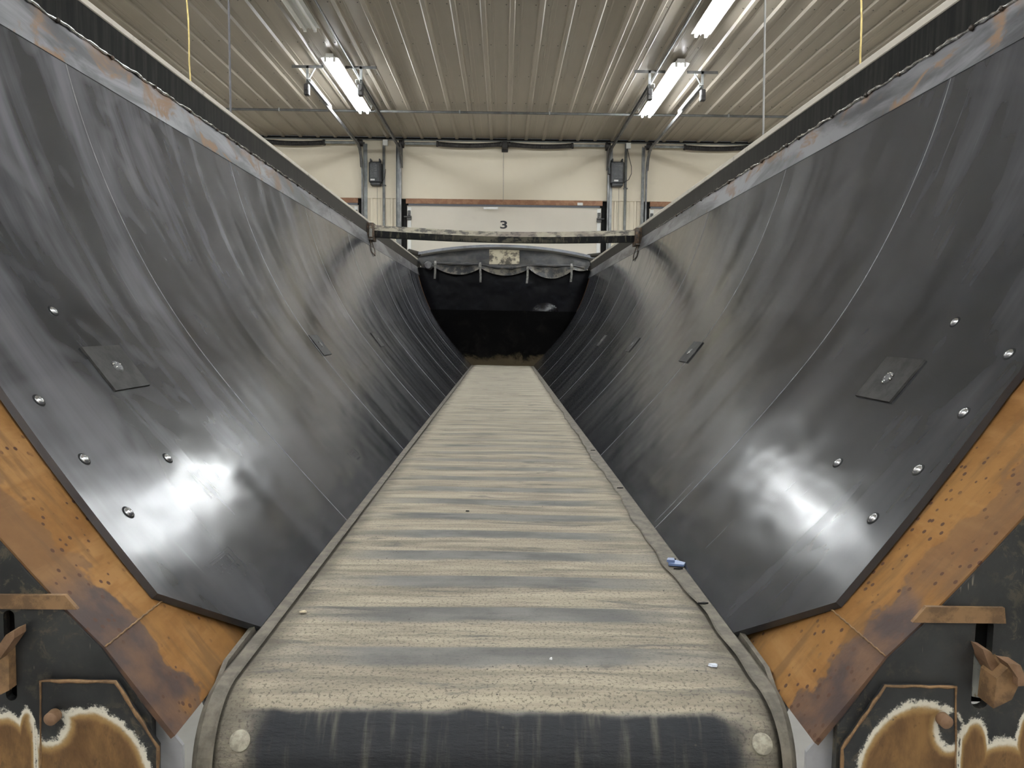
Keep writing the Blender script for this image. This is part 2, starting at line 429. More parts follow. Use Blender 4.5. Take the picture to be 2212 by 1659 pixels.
def front_material(upper):
    m = M('glossy_upper_bulkhead' if upper else 'dull_lower_bulkhead', rough=.3 if upper else .7, spec=.12 if upper else .05); p = m.pos(); z = m.sep(p)[2]
    n = m.noise(p, 5, 6, .65, .5)
    if upper:
        m.set('Base Color', m.mix(m.sm(n, .5, .75), (.002, .002, .004), (.008, .009, .013)))
        m.bump(m.noise(p, 3, 2), .45, .05)
    else:
        c = m.mix(m.sm(n, .5, .75), (.002, .002, .002), (.010, .009, .008))
        low = m.sm(m.ma('ADD', z, m.ma('MULTIPLY', m.ma('SUBTRACT', n, .5), .40)), EYE-.40, EYE-.50)
        m.set('Base Color', m.mix(m.ma('MULTIPLY', low, .7), c, (.11, .085, .05)))
    return m.m

def flat(name, c, rough=.5, metal=0.0, spec=.5): return M(name, c, rough, metal, spec).m
def emit(name, c, st):
    m = M(name, (.8,.8,.8)); m.set('Emission Color', c); m.set('Emission Strength', st); return m.m

LINER = liner_material(); SHELL = rust_shell_material(); BAND = band_material(); RAIL = rail_material(); BELT = belt_material()
ENDP = endplate_material(); CEIL = ceiling_material(); WALL = wall_material(); DOOR = wall_material('cream_door_skin', (.68, .64, .56), (.74, .69, .60))
BEAM = [beam_material(True), beam_material(False)]; TARP = tarp_material(); FRONTL = front_material(False); FRONTU = front_material(True)
SEAM = mottled('pale_seam_highlight', (.09, .09, .095), (.17, .17, .17), 30, .5)
STRIP = stained('pale_rail_lip', (.50, .46, .39), (.24, .21, .175), 9, .55, .75)
WELD = mottled('bright_weld', (.35, .34, .33), (.95, .95, .95), 40, .16, .95)
BURNT = stained('burnt_steel', (.03, .025, .02), (.10, .07, .05), 20)
RBAR = stained('rusty_bar', (.11, .062, .028), (.22, .125, .055), 26, .4, .6, .75)
RPINK = stained('rusty_lever', (.20, .115, .065), (.14, .075, .035), 25, .4, .6, .7)
RDARK = stained('brown_rusty_bracket', (.055, .045, .035), (.16, .10, .06), 40)
STEEL = stained('dull_steel', (.085, .085, .086), (.15, .15, .15), 12, .35, .7, .45)
GUARD = stained('plain_grey_guard', (.28, .28, .29), (.36, .36, .37), 6, .35, .7, .4, )
PALE = stained('pale_scuffed_steel', (.30, .30, .27), (.16, .12, .07), 30, .55, .62, .5)
GALV = mottled('galvanised_steel', (.20, .21, .21), (.32, .33, .32), 9, .45, .3)
GALVD = mottled('dull_galvanised_steel', (.085, .085, .083), (.135, .135, .13), 9, .6, .1)
TRACK = mottled('door_track_steel', (.13, .13, .13), (.22, .22, .22), 7, .4, .4)
DARKM = mottled('dark_spring_steel', (.022, .020, .020), (.045, .042, .04), 8, .5, .3)
SCREW = flat('zinc_screw', (.75, .76, .78), .22, .95)
HOLE = flat('black_recess', (.004, .004, .004), .9)  # flat black, mostly standing in for shade in gaps and recesses
PLATE = stained('dark_washer_plate', (.018, .017, .016), (.045, .043, .040), 22, .35, .65, .5)
TIMBER = stained('brown_timber', (.24, .115, .058), (.33, .17, .09), 8)
WHITE = mottled('white_fixture_enamel', (.84, .84, .81), (.90, .90, .87), 4, .4)
GLASS = flat('unlit_tube_glass', (.80, .80, .78), .25)
LIT = emit('lit_tube', (.93, .97, 1.0), TUBE_STRENGTH)
CHG = mottled('grey_charger_plastic', (.014, .015, .017), (.028, .030, .033), 14, .45)
CHGL = mottled('charger_label_grey', (.045, .047, .05), (.11, .115, .115), 60, .5)
PAPER = flat('white_sticker', (.72, .72, .70), .6)
BLACK = flat('black_number_paint', (.03, .03, .035), .6)
YCORD = flat('yellow_cord', (.50, .38, .14), .7); GCORD = flat('dark_grey_rod', (.07, .065, .07), .5); LCORD = flat('grey_rod', (.22, .21, .20), .5)
CONC = mottled('shop_concrete', (.20, .19, .175), (.28, .27, .25), 1.5, .55)
OWALL = wall_material('pale_metal_wall', (.62, .58, .50), (.68, .64, .55))
SKIRT = stained('grimy_skirt_rubber', (.075, .066, .050), (.15, .13, .10), 26, .35, .65, .75)
LTARP = stained('pale_tarp_edge', (.24, .255, .29), (.15, .155, .17), 6, .4, .7, .4)
PATCH = stained('stained_label_patch', (.36, .32, .23), (.06, .052, .038), 9, .45, .6, .7)
STRAP = stained('grey_strap', (.20, .195, .175), (.10, .095, .085), 30)
BLUE = flat('blue_plastic', (.12, .17, .30), .35); WBIT = flat('white_plastic_bit', (.65, .70, .78), .4); YBIT = flat('yellow_chip', (.60, .52, .36), .7)
PLATE.node_tree.nodes['Principled BSDF'].inputs['Specular IOR Level'].default_value = .2
TYRE = flat('black_tyre', (.02, .02, .02), .8); BOLTM = stained('worn_bolt_head', (.34, .315, .24), (.20, .18, .14), 60, .4, .6, .6)

# ================================================================== THE BUILDING
YW = 14.66; ZC = EYE+3.500; XL, XR, YB = -9.3, 9.3, -9.0
o = obj('floor', G().box(XL, XR, YB, YW, -.1, 0), CONC); struct(o, 'bare grey concrete shop floor')
o = obj('wall_left', G().box(XL-.15, XL, YB, YW, 0, ZC), OWALL); struct(o)
o = obj('wall_right', G().box(XR, XR+.15, YB, YW, 0, ZC), OWALL); struct(o)
o = obj('wall_back', G().box(XL, XR, YB-.15, YB, 0, ZC), OWALL); struct(o)
# ceiling: ribbed metal panels under a deck
ceil = obj('ceiling', G().box(XL, XR, YB, YW, ZC+.05, ZC+.12), OWALL); struct(ceil, 'ribbed cream metal ceiling')
RP = .325; RX0 = .07
def ceil_panel(x0, y0, y1, dz):
    g = G(); pr = []
    for k in range(3):
        c = x0+RP*(k+.5)
        pr += [(c-RP/2, 0), (c-.043, 0), (c-.022, -.026), (c+.022, -.026), (c+.043, 0)]
        pr += [(c+.092, 0), (c+.100, -.0035), (c+.112, -.0035), (c+.120, 0)]
    pr.append((x0+3*RP-.002, 0)); n = len(pr)
    vs = [(x, y0, ZC+z+dz) for x, z in pr]+[(x, y1, ZC+z+dz) for x, z in pr]
    vs += [(x, y0, ZC+z+dz+.002) for x, z in pr]
    fs = [(i, i+1, i+1+n, i+n) for i in range(n-1)]+[(i, i+1, i+1+2*n, i+2*n) for i in range(n-1)]
    return g.add(vs, fs)
xs0 = RX0-RP/2-RP*3*9-RP
i = 0
while xs0+RP*3*i < XR:
    x = xs0+RP*3*i; i += 1
    if x < XL-.9 or x+RP*3 > XR+.5: continue
    for a, b, dz in ((YB, -.9, 0), (-.9, 5.0, .004), (5.0, 11.06, 0), (11.04, YW-.078, .004)):
        obj('ceiling_panel', ceil_panel(x, a, b, dz), CEIL, ceil, fixn=False)
g = G()
for yy in (6.2, 7.4, 8.6, 9.8, 11.0, 12.3):
    for k in range(-20, 21):
        for sd in (-.06, .06):
            g.lathe((RX0+RP*k+sd*1.15, yy, ZC+.002), (0, 0, -1), [(0, .008), (.007, .006)], 6)
o = obj('ceiling_screw', g, GALVD, ceil); o['kind'] = 'stuff'

# end wall with three overhead doors
HZ = P(1088, 432, YW).z          # underside of the header board
TZ = P(1088, 443, YW).z          # top of door
PITCH = 4.63; DH = 1.865         # door pitch, half width
g = G().box(XL, XR, YW-.03, YW+.1, HZ, ZC-.02)
wf = obj('wall_front', g, WALL); struct(wf, 'cream end wall above the overhead doors')
# grey angle, and a black strip painting the shadow gap under the ceiling ends
o = obj('trim_1', G().box(XL, XR, YW-.06, YW-.03, ZC-.052, ZC-.031, bev=.004), GALV); struct(o, 'grey angle along the top of the end wall')
o = obj('gap_shadow_strip', G().box(XL, XR, YW-.075, YW-.031, ZC-.030, ZC-.001), HOLE, wf)
for k in (-1.5, -.5, .5, 1.5):
    c = PITCH*k; h = .285
    g = G(); n0 = c-h; pr = []
    x = n0; per = .19
    while x < c+h-.02:
        pr += [(x, 0), (x+.05, 0), (x+.065, -.018), (x+.10, -.018), (x+.115, 0), (x+.15, 0), (x+.156, -.006), (x+.168, -.006), (x+.174, 0)]; x += per
    pr = [q for q in pr if q[0] < c+h]+[(c+h, 0)]; n = len(pr)
    vs = [(a, YW+b, 0) for a, b in pr]+[(a, YW+b, HZ) for a, b in pr]
    g.add(vs, [(q, q+1, q+1+n, q+n) for q in range(n-1)])
    o = obj('ribbed_panel', g, WALL, wf, fixn=False)
    for s_ in (-1, 1):
        obj('door_jamb', G().box(c+s_*h, c+s_*(h+.03), YW-.04, YW+.12, 0, HZ), TIMBER, wf)
        obj('jamb_gap_shade', G().box(c+s_*(h+.03), c+s_*(PITCH/2-DH+.03), YW+.06, YW+.12, 0, HZ), HOLE, wf)  # black filler painted in as the shade of the gap beside the door
for k, nm in ((-2, None), (2, None)):
    obj('filler_panel', G().box(PITCH*k-DH+(.0 if k > 0 else -.2), PITCH*k+DH, YW, YW+.05, 0, HZ), WALL, wf)
for n_, c in ((1, -PITCH), (2, 0), (3, PITCH)):
    o = obj('trim_%d' % (n_+1), G().box(c-DH, c+DH, YW-.06, YW-.028, TZ, HZ-.003, bev=.004), TIMBER); struct(o, 'bare brown header board over an overhead door')
    d = thing('door_%d' % n_, 'cream sectional overhead door', 'door', (c, YW+.08, 0)); del d['category']; d['kind'] = 'structure'
    if n_ == 2: d['label'] = 'cream sectional overhead door marked 3'
    z0 = 0; hh = (TZ-.02)/7
    for q in range(7):
        obj('door_section', G().box(c-DH+.01, c+DH-.01, YW+.05, YW+.095, hh*q+.003, hh*(q+1)-.003, bev=.006), DOOR, d)
    for s_ in (-1, 1):                       # end stiles, top rollers
        obj('end_stile', G().box(c+s_*(DH-.09), c+s_*(DH-.02), YW+.035, YW+.049, .02, TZ-.05, bev=.004), WHITE, d)
        g = G().box(c+s_*(DH-.10), c+s_*(DH-.01), YW-.005, YW+.034, TZ-.30, TZ-.22, bev=.006)
        g.box(c+s_*(DH-.08), c+s_*(DH-.03), YW+.0, YW+.03, TZ-.22, TZ-.12, bev=.004).tube([(c+s_*(DH-.1), YW-.02, TZ-.24), (c+s_*(DH+.04), YW-.02, TZ-.24)], .014, 8)
        obj('roller_bracket', g, GALVD, d)
# the number on the middle door
tc = bpy.data.curves.new('number', 'FONT'); tc.body = '3'; tc.extrude = .0015; tc.offset = .022; tc.align_x = 'CENTER'; tc.align_y = 'CENTER'; tc.size = 1.0
to = bpy.data.objects.new('tmp', tc); COL.objects.link(to); bpy.context.view_layer.update()
me = bpy.data.meshes.new_from_object(to.evaluated_get(bpy.context.evaluated_depsgraph_get())); bpy.data.objects.remove(to)
vx = [v.co.x for v in me.vertices]; vy = [v.co.y for v in me.vertices]
a = P(1080.5, 476, YW); b = P(1095.5, 493.5, YW)
for v in me.vertices:
    x = (v.co.x-min(vx))/(max(vx)-min(vx))-.5; y = (v.co.y-min(vy))/(max(vy)-min(vy))-.5
    v.co = Vector((x*(b.x-a.x), v.co.z*-.5, y*(a.z-b.z)))
me.materials.append(BLACK); me.name = 'number'
no = bpy.data.objects.new('number', me); COL.objects.link(no); dpar = bpy.data.objects['door_2']; no.parent = dpar
no.location = Vector(((a.x+b.x)/2, YW+.0478, (a.z+b.z)/2))-wloc(dpar); no['label'] = 'black figure 3 painted on the door'
o = obj('pull_handle', G().box(P(1048, 0, YW).x, P(1080, 0, YW).x, YW-.075, YW-.058, P(0, 440, YW).z, P(0, 435, YW).z, bev=.006), WHITE, wf, label='white strip on the header board')
o = obj('small_tag', G().box(P(1254, 0, YW).x, P(1266, 0, YW).x, YW-.07, YW-.061, P(1260, 445, YW).z, P(1260, 439, YW).z, bev=.003), PAPER, wf, label='small white tag on the header board')

# door tracks, one set per opening side
def arc(c, r, a0, a1, n=8): return [(c[0]+r*math.cos(a0+(a1-a0)*i/n), c[1]+r*math.sin(a0+(a1-a0)*i/n)) for i in range(n+1)]
TRZ = EYE+3.26; TEND = 10.55
def door_track(x, inn, nm):
    t = thing('door_track', nm, 'door track', (x, YW-.1, 0))
    ry = .42; yy = YW-.10
    path = [(x, yy, 0.0), (x, yy, TRZ-ry)]+[(x, yy-ry+ry*math.cos(a), TRZ-ry+ry*math.sin(a)) for a in [PI/2*i/8 for i in range(1, 9)]]+[(x, TEND, TRZ)]
    prof = [(-.014, -.028), (.014, -.028), (.014, -.024), (-.010, -.024), (-.010, .024), (.014, .024), (.014, .028), (-.014, .028)]
    if inn < 0: prof = [(-a, b) for a, b in prof][::-1]
    obj('rail_channel', G().sweep(path, prof, (1, 0, 0)), TRACK, t)
    xx = x-inn*.055
    obj('wall_angle', G().box(xx-.03, xx+.03, YW-.05, YW-.032, 0, ZC-.12, bev=.002).box(xx-.03, xx-.025, YW-.12, YW-.05, 0, ZC-.12), GALV, t)
    obj('top_bracket', G().prism([(YW-.42, TRZ+.05), (YW-.05, TRZ+.05), (YW-.05, TRZ-.32), (YW-.12, TRZ-.32), (YW-.2, TRZ-.12)], 'x', x+inn*.028-.006, x+inn*.028+.006), GALVD, t)
    # hanger at the free end
    h = ZC-.032
    g = G().box(x-.21, x+.21, TEND+.02, TEND+.055, h, h+.004).box(x-.21, x+.21, TEND+.02, TEND+.024, h-.034, h)
    obj('hanger_angle', g, GALVD, t)
    g = G().box(x-.018, x+.018, TEND+.02, TEND+.024, TRZ-.02, h, bev=.001)
    s2 = -inn
    g.tube([(x+.012*s2, TEND+.03, TRZ+.02), (x+.11*s2, TEND+.03, h-.02)], .011, 4)
    obj('drop_strut', g, GALV, t)
    obj('end_angle', G().box(x-inn*.02, x-inn*.06, TEND-.04, TEND+1.2, TRZ+.012, TRZ+.016).box(x-inn*.058, x-inn*.062, TEND-.04, TEND+1.2, TRZ-.03, TRZ+.014), WHITE, t)
    obj('bumper', G().box(x-.035, x+.035, TEND-.05, TEND+.03, TRZ-.20, TRZ-.045, bev=.012).tube([(x, TEND-.06, TRZ-.11), (x, TEND+.04, TRZ-.11)], .024, 10), DARKM, t)
    return t
nmz = {(-1,-1): 'galvanised overhead track at the left edge of the leftmost door', (-1,1): 'galvanised overhead track left of the left charger, serving the left door',
       (0,-1): 'galvanised overhead track on the left edge of door 3', (0,1): 'galvanised overhead track on the right edge of door 3',
       (1,-1): 'galvanised overhead track right of the right charger, serving the right door', (1,1): 'galvanised overhead track at the right edge of the rightmost door'}
for k in (-1, 0, 1):
    for s_ in (-1, 1): door_track(PITCH*k+s_*(DH+.09), -s_, nmz[(k, s_)])
# torsion springs
for k, nm in ((-1, 'dark torsion spring shaft over the left door'), (0, 'pair of dark torsion springs on a shaft over door 3'), (1, 'dark torsion spring shaft over the right door')):
    c = PITCH*k; t = thing('torsion_spring_shaft', nm, 'door spring', (c, YW-.17, EYE+3.30)); zz = P(1088, 314, YW-.17).z
    obj('shaft', G().tube([(c-DH-.15, YW-.17, zz+.012), (c+DH+.15, YW-.17, zz+.012)], .016, 10), GALVD, t, True, auto=40)
    for s_ in (-1, 1): obj('shaft_tube', G().tube([(c+s_*(DH+.0), YW-.17, zz+.012), (c+s_*1.2, YW-.17, zz+.012)], .026, 10), GALV, t, True, auto=40)
    for s_ in (-1, 1):
        pts = []; rs = []; n = 110
        for i in range(n+1):
            u = i/n; x = c+s_*(.06+u*1.22); sag = -.030*math.sin(PI*u)-.01*u; pts.append((x, YW-.17, zz+.02+sag)); rs.append(.047 if i % 2 else .040)
        rs[0:3] = [.05]*3; rs[-4:] = [.055]*4
        obj('spring', G().tube(pts, .05, 12, rs=rs), DARKM, t, True, auto=50)
        obj('cable_drum', G().lathe((c+s_*(DH+.02), YW-.17, zz+.01), (s_, 0, 0), [(0, .03), (0, .085), (.03, .085), (.034, .065), (.09, .065), (.09, .03)], 16), DARKM, t, True, auto=40)
    obj('centre_bracket', G().box(c-.06, c+.06, YW-.12, YW-.03, zz-.1, zz+.08, bev=.006).box(c-.05, c+.05, YW-.24, YW-.12, zz-.07, zz+.06, bev=.01), DARKM, t)
a = P(1088, 326, YW-.06); b = P(1088, 434, YW-.06)
o = obj('pull_cord', G().tube([(a.x, YW-.06, a.z), (a.x, YW-.06, b.z)], .0035, 6), STRAP); tag(o, 'thin cord hanging from the spring bracket to the board of door 3', 'cord')
# pipe across the ceiling
yp = 12.64; zz = P(1088, 244, yp).z
t = thing('ceiling_pipe', 'thin grey pipe running across the ceiling in front of the end wall', 'pipe', (0, yp, zz))
obj('pipe', G().tube([(XL, yp, zz), (XR, yp, zz)], .020, 10), GALVD, t, True)
for k in range(-6, 7):
    x = -.74+k*1.46
    if abs(x) < 9: obj('pipe_clip', G().box(x-.012, x+.012, yp-.024, yp+.024, zz-.024, zz+.03, bev=.003), GALV, t)
# conduits
for x, xa, nm, cc in ((-2.05, 829, 'left', 0), (2.05, 1353, 'right', 0)):
    yy = YW-.055; p0 = P(xa, 303, yy); p1 = P(xa+1, 495, yy)
    t = thing('wall_conduit', 'grey vertical conduit beside the %s charger on the end wall' % nm, 'conduit', (p0.x, yy, 1.0))
    obj('conduit_pipe', G().tube([(p0.x, yy, ZC-.06), (p0.x, yy, .4)], .026, 10), GALV, t, True)
    obj('junction_box', G().box(p0.x-.01, p0.x+.08, yy-.07, yy+.02, ZC-.16, ZC-.05, bev=.008), WHITE, t)
    for q in (.6, 1.6, 2.6): obj('pipe_strap', G().box(p0.x-.04, p0.x+.04, yy-.03, yy+.02, EYE+q, EYE+q+.02, bev=.003), GALVD, t)
    o = obj('ceiling_conduit', G().tube([(x, -6, ZC-.045), (x, YW-.2, ZC-.045)], .014, 8), GALVD, None, True)
    tag(o, 'thin dark conduit along the ceiling inside the %s row of strip lights' % nm, 'conduit')

# chargers on the end wall
def charger(px0, px1, py0, py1, nm, side):
    yy = YW-.21; a = P(px0, py0, yy); b = P(px1, py1, yy); cx = (a.x+b.x)/2; w = b.x-a.x; h = a.z-b.z; z0 = b.z; y1 = YW-.035
    t = thing('wall_charger', nm, 'charger', (cx, YW-.04, z0))
    obj('case', G().box(a.x, b.x, yy, y1, z0+.05, z0+h-.04, bev=.02).box(a.x+.03, b.x-.02, yy+.01, y1, z0, z0+.06, bev=.012), CHG, t)
    for q in (.14, .86): obj('mounting_horn', G().box(a.x+w*q-.012, a.x+w*q+.012, yy+.02, y1, z0+h-.05, z0+h+.02, bev=.006), CHG, t)
    fx0, fx1 = (a.x+.03, b.x-.07) if side < 0 else (a.x+.06, b.x-.03)
    obj('face_panel', G().box(fx0, fx1, yy-.004, yy+.001, z0+.14, z0+h-.09, bev=.002), CHGL, t)
    g = G()
    for q in range(9): g.box(fx0+.01, fx1-.01-.03*(q % 3), yy-.008, yy-.004, z0+.16+q*.028, z0+.168+q*.028)
    o = obj('face_text', g, CHG, t); o['kind'] = 'stuff'
    obj('badge', G().box(fx0+.02, fx1-.03, yy-.006, yy+.001, z0+h-.08, z0+h-.06, bev=.002), CHGL, t, label='small raised grey badge')
    obj('sticker', G().box(fx0+.005, fx0+.085, yy-.005, yy+.001, z0+.085, z0+.115), PAPER, t, label='white sticker')
    obj('side_fin', G().box(b.x-.03, b.x-.015, yy-.006, yy+.02, z0+.06, z0+h-.06, bev=.004), DARKM, t)
    return t, a, b
t, a, b = charger(796, 823, 344, 400, 'dark grey wall charger left of door 3 beside the vertical conduit', -1)
obj('cable', G().tube([(b.x-.02, YW-.1, b.z+.1), (b.x+.03, YW-.1, b.z+.12), (b.x+.06, YW-.1, b.z+.2), (b.x+.07, YW-.09, b.z+.32)], .005, 6), DARKM, t, True)
for q_ in (815, ): c_ = P(q_, 400, YW-.04); obj('drop_cord', G().tube([(c_.x, YW-.045, c_.z), (c_.x, YW-.045, c_.z-.9)], .003, 5), STRAP, t)
t, a, b = charger(1320, 1348, 344, 402, 'dark grey wall charger right of door 3 with a looping cable', 1)
L = [P(x, y, YW-.1) for x, y in ((1355, 318), (1359, 340), (1364, 360), (1364, 375), (1358, 388), (1350, 393), (1345, 395))]
obj('cable', G().tube(L, .006, 6), DARKM, t, True)
c_ = P(1337, 400, YW-.04); obj('drop_cord', G().tube([(c_.x, YW-.045, c_.z), (c_.x, YW-.045, c_.z-.9)], .003, 5), STRAP, t)
obj('side_clamp', G().box(a.x-.04, a.x+.01, YW-.16, YW-.06, b.z+.22, b.z+.36, bev=.01), CHG, t)

# fluorescent strip lights
def strip_light(x, y0, lit, label, group=None):
    z = ZC-.03; t = thing('strip_light', label, 'strip light', (x, y0+1.22, z), group); L_ = 2.44; y1 = y0+L_
    g = G().prism([(x-.045, z), (x+.045, z), (x+.045, z-.045), (x-.045, z-.045)], 'y', y0, y1)
    obj('housing', g, WHITE, t)
    sh = [(-.115, -.040), (-.108, -.040), (-.045, -.026), (-.012, -.028), (0, -.055), (.012, -.028), (.045, -.026), (.108, -.040), (.115, -.040), (.110, -.034), (.05, -.018), (-.05, -.018), (-.110, -.034)]
    g = G().plate([[(x+a, z-.02+b) for a, b in sh]], y0, y1)
    obj('reflector', g, WHITE, t)
    for s_ in (-1, 1):
        obj('tube', G().tube([(x+s_*.058, y0+.03, z-.082), (x+s_*.058, y1-.03, z-.082)], .019, 10, cap=False), LIT if lit else GLASS, t, True)
        for ye in (y0+.012, y1-.012):
            obj('lamp_holder', G().box(x+s_*.058-.016, x+s_*.058+.016, ye-.010, ye+.010, z-.105, z-.045, bev=.003), WHITE, t)
    for ye in (y0, y1): obj('end_cap', G().box(x-.05, x+.05, ye-.004, ye+.004, z-.055, z-.001, bev=.002), WHITE, t)
    return t
LX = 2.27
strip_light(-LX, 10.10, True, 'lit strip light near the end wall, left side of the ceiling')
strip_light(-LX, 6.68, False, 'unlit white strip light at the top edge, left side of the ceiling')
strip_light(LX, 10.10, True, 'lit strip light near the end wall, right side of the ceiling')
strip_light(LX, 6.68, True, 'lit strip light cut by the top edge of the picture, right side')
for x in (-LX, LX):
    for i, y in enumerate((3.26, -.16, -3.58, -7.0)): strip_light(x, y, True, 'lit strip light of the %s row, %s from the end wall' % ('left' if x < 0 else 'right', ('third', 'fourth', 'fifth', 'sixth')[i]), 'strip lights out of the picture')
for x in (-7.15, 7.15):
    for i, y in enumerate((10.10, 6.68, 3.26, -.16, -3.58, -7.0)): strip_light(x, y, True, 'lit strip light in the far %s bay, %s from the end wall' % ('left' if x < 0 else 'right', ('nearest', 'second', 'third', 'fourth', 'fifth', 'sixth')[i]), 'strip lights over neighbouring bays')

# hanging rods and cords beside the trailer
def hang(name, px0, px1, py1, Y, r, mat, label, cat, wig=0):
    a = P(px0, 0, Y); b = P(px1, py1, Y); pts = []; zb = b.z-.5; n = 14
    for i in range(n+1):
        u = i/n; z = ZC-.01+(zb-ZC)*u; f = (z-a.z)/(b.z-a.z); pts.append((a.x+(b.x-a.x)*f+wig*math.sin(i*1.7), Y, z))
    o = obj(name, G().tube(pts, r, 8), mat, None, True); return tag(o, label, cat)
hang('hanging_rope', 404, 411, 160, 6.0, .006, YCORD, 'yellow cord hanging from the ceiling behind the left trailer wall', 'cord', .004)
hang('hanging_rod', 494, 498, 228, 6.0, .008, GCORD, 'dark rod hanging from the ceiling behind the left trailer wall', 'rod')
hang('hanging_rod', 1653, 1649, 270, 6.0, .0075, LCORD, 'grey rod hanging from the ceiling behind the right trailer wall', 'rod')
hang('hanging_rope', 1861, 1859, 135, 6.0, .007, YCORD, 'yellow cord hanging from the ceiling behind the right trailer wall', 'cord', .003)

# ================================================================== THE TRAILER
# the trailer stands slightly out of level: it is built upright here and tipped 0.4 degrees at the end
before = set(bpy.data.objects)
LEAN = Matrix.Rotation(math.radians(0.40), 3, 'Y'); LI = LEAN.inverted(); ray0 = ray
def ray(px, py): return LI @ ray0(px, py)
TR = thing('conveyor_trailer', 'long belt-floor trailer with black plastic liner and rusty tail frame', 'trailer', (0, 5.8, 0))
LL = 1.472; KA = [(0, 47.0), (.28, 48.8), (.60, 52.4), (.95, 63.2), (LL, 76.6)]
def ang(s):
    s = min(max(s, 0), LL)
    for (a, p), (b, q) in zip(KA[:-1], KA[1:]):
        if s <= b: return math.radians(p+(q-p)*(s-a)/(b-a))
TAB = [(.434, -.5575)]; NT = 600
for i in range(NT):
    a = ang((i+.5)*LL/NT); x, z = TAB[-1]; TAB.append((x+math.cos(a)*LL/NT, z+math.sin(a)*LL/NT))
def prof(s, off=0.0):                    # wall profile: s metres up from the belt, off outward
    a = ang(s); ss = min(max(s, 0), LL); t = ss/LL*NT; i = min(int(t), NT-1); f = t-i
    x = TAB[i][0]*(1-f)+TAB[i+1][0]*f; z = TAB[i][1]*(1-f)+TAB[i+1][1]*f; e = s-ss
    x += e*math.cos(a); z += e*math.sin(a)
    return x+off*math.sin(a), EYE+z-off*math.cos(a)
def nrm(s):
    a = ang(s); return math.sin(a), -math.cos(a)
def on_wall(px, py):                     # (s, Y, side) of the wall point seen at a pixel
    d = ray(px, py); sd = 1 if d.x > 0 else -1; r = d.z/abs(d.x); lo, hi = 0.0, LL
    for _ in range(50):
        mid = (lo+hi)/2; x, z = prof(mid)
        if (z-EYE)/x < r: lo = mid
        else: hi = mid
    x, z = prof(lo); return lo, d.y/abs(d.x)*x, sd
SB = .164
def near_y(s): return 1.356+(1.19-1.356)*s/SB if s < SB else 1.19+.055*min(1, (s-SB)/.45)
def uvliner(v):
    lo, hi = 0, NT
    zz = v[2]-EYE
    while hi-lo > 1:
        md = (lo+hi)//2
        if TAB[md][1] <= zz: lo = md
        else: hi = md
    return (v[1]+(30 if v[0] > 0 else 0), (lo+max(0, min(1, (zz-TAB[lo][1])/(TAB[lo+1][1]-TAB[lo][1]))))*LL/NT)
seamsY = {-1: [2.12, 3.35, 4.59, 5.84, 7.09, 8.34, 9.59, 10.62], 1: [2.08, 3.27, 4.48, 5.74, 6.98, 8.22, 9.46, 10.62]}
liners = {}
for sd in (-1, 1):
    ys = seamsY[sd]; prev = None
    for k, ye in enumerate(ys):
        def fn(u, v, k=k, ye=ye, prev=prev):
            # break point of the bottom corner kept on a grid line
            nb = 5; t_ = v*40
            s = SB*t_/nb if t_ < nb else SB+(LL-SB)*(t_-nb)/(40-nb)
            y0 = near_y(s) if prev is None else prev+.0015
            x, z = prof(s); return (sd*x, y0+(ye-.0015-y0)*u, z)
        def nn(u, v):
            t_ = v*40; s = SB*t_/5 if t_ < 5 else SB+(LL-SB)*(t_-5)/35
            a, b = nrm(s); return (sd*a, 0, b)
        g = G().slab(fn, nn, .013, 2, 40)
        o = obj('liner_panel', g, LINER, TR, True, uvs=uvliner, auto=35); liners[(sd, k)] = (o, prev or 1.2, ye)
        prev = ye
    for k, ye in enumerate(ys[:-1]):
        def f2(u, v, ye=ye):
            s = LL*v; x, z = prof(s, -.0012+(.002 if u in (0, 1) else 0)); return (sd*x, ye-.0022+.0044*u, z)
        obj('seam_highlight', G().grid(f2, 2, 40), SEAM, TR, True, fixn=False)  # pale strip painted in as the edge highlight along each liner seam
def panel_at(sd, Y):
    for k in range(8):
        o, a, b = liners[(sd, k)]
        if Y < b or k == 7: return o
def wall_frame(s, Y, sd):                # origin, along-trailer, up-wall, inward normal
    x, z = prof(s); a = ang(s)
    return Vector((sd*x, Y, z)), Vector((0, 1, 0)), Vector((sd*math.cos(a), 0, math.sin(a))), Vector((-sd*math.sin(a), 0, math.cos(a)))
# screws in the first panels
for px, py in ((115, 672), (84, 865), (182, 992), (362, 990), (277, 1107), (2063, 696), (2180, 765), (2082, 892), (1983, 1015), (1810, 1000), (1886, 1120)):
    s, Y, sd = on_wall(px, py); c, e1, e2, n = wall_frame(s, Y, sd)
    g = G().lathe(c+n*.0002, n, [(0, .0125), (.0004, .0125), (.0004, .0095), (-.0025, .0093), (-.0025, .0)], 20)
    pn = panel_at(sd, Y)
    h = obj('screw_recess', G().lathe(c+n*.0001, n, [(0, .0128), (.0006, .0126), (.0007, .0100)], 20), HOLE, pn, True, auto=30)
    g = G().lathe(c, n, [(.0, .0098), (.0022, .0094), (.0040, .0072), (.0046, .0042), (.0030, .0036), (.0030, .0002)], 20)
    obj('screw', g, SCREW, pn, True, auto=40)
d = ray(2112, 951); c = Vector((d.x, d.y, d.z))*(1.27/d.y)+Vector((0, 0, EYE))
obj('rubber_burr', G().lathe(c, (0, -1, 0), [(0, .004), (.003, .009), (.006, .006), (.008, .001)], 7), BURNT, TR, label='small dark burr caught behind the liner edge')
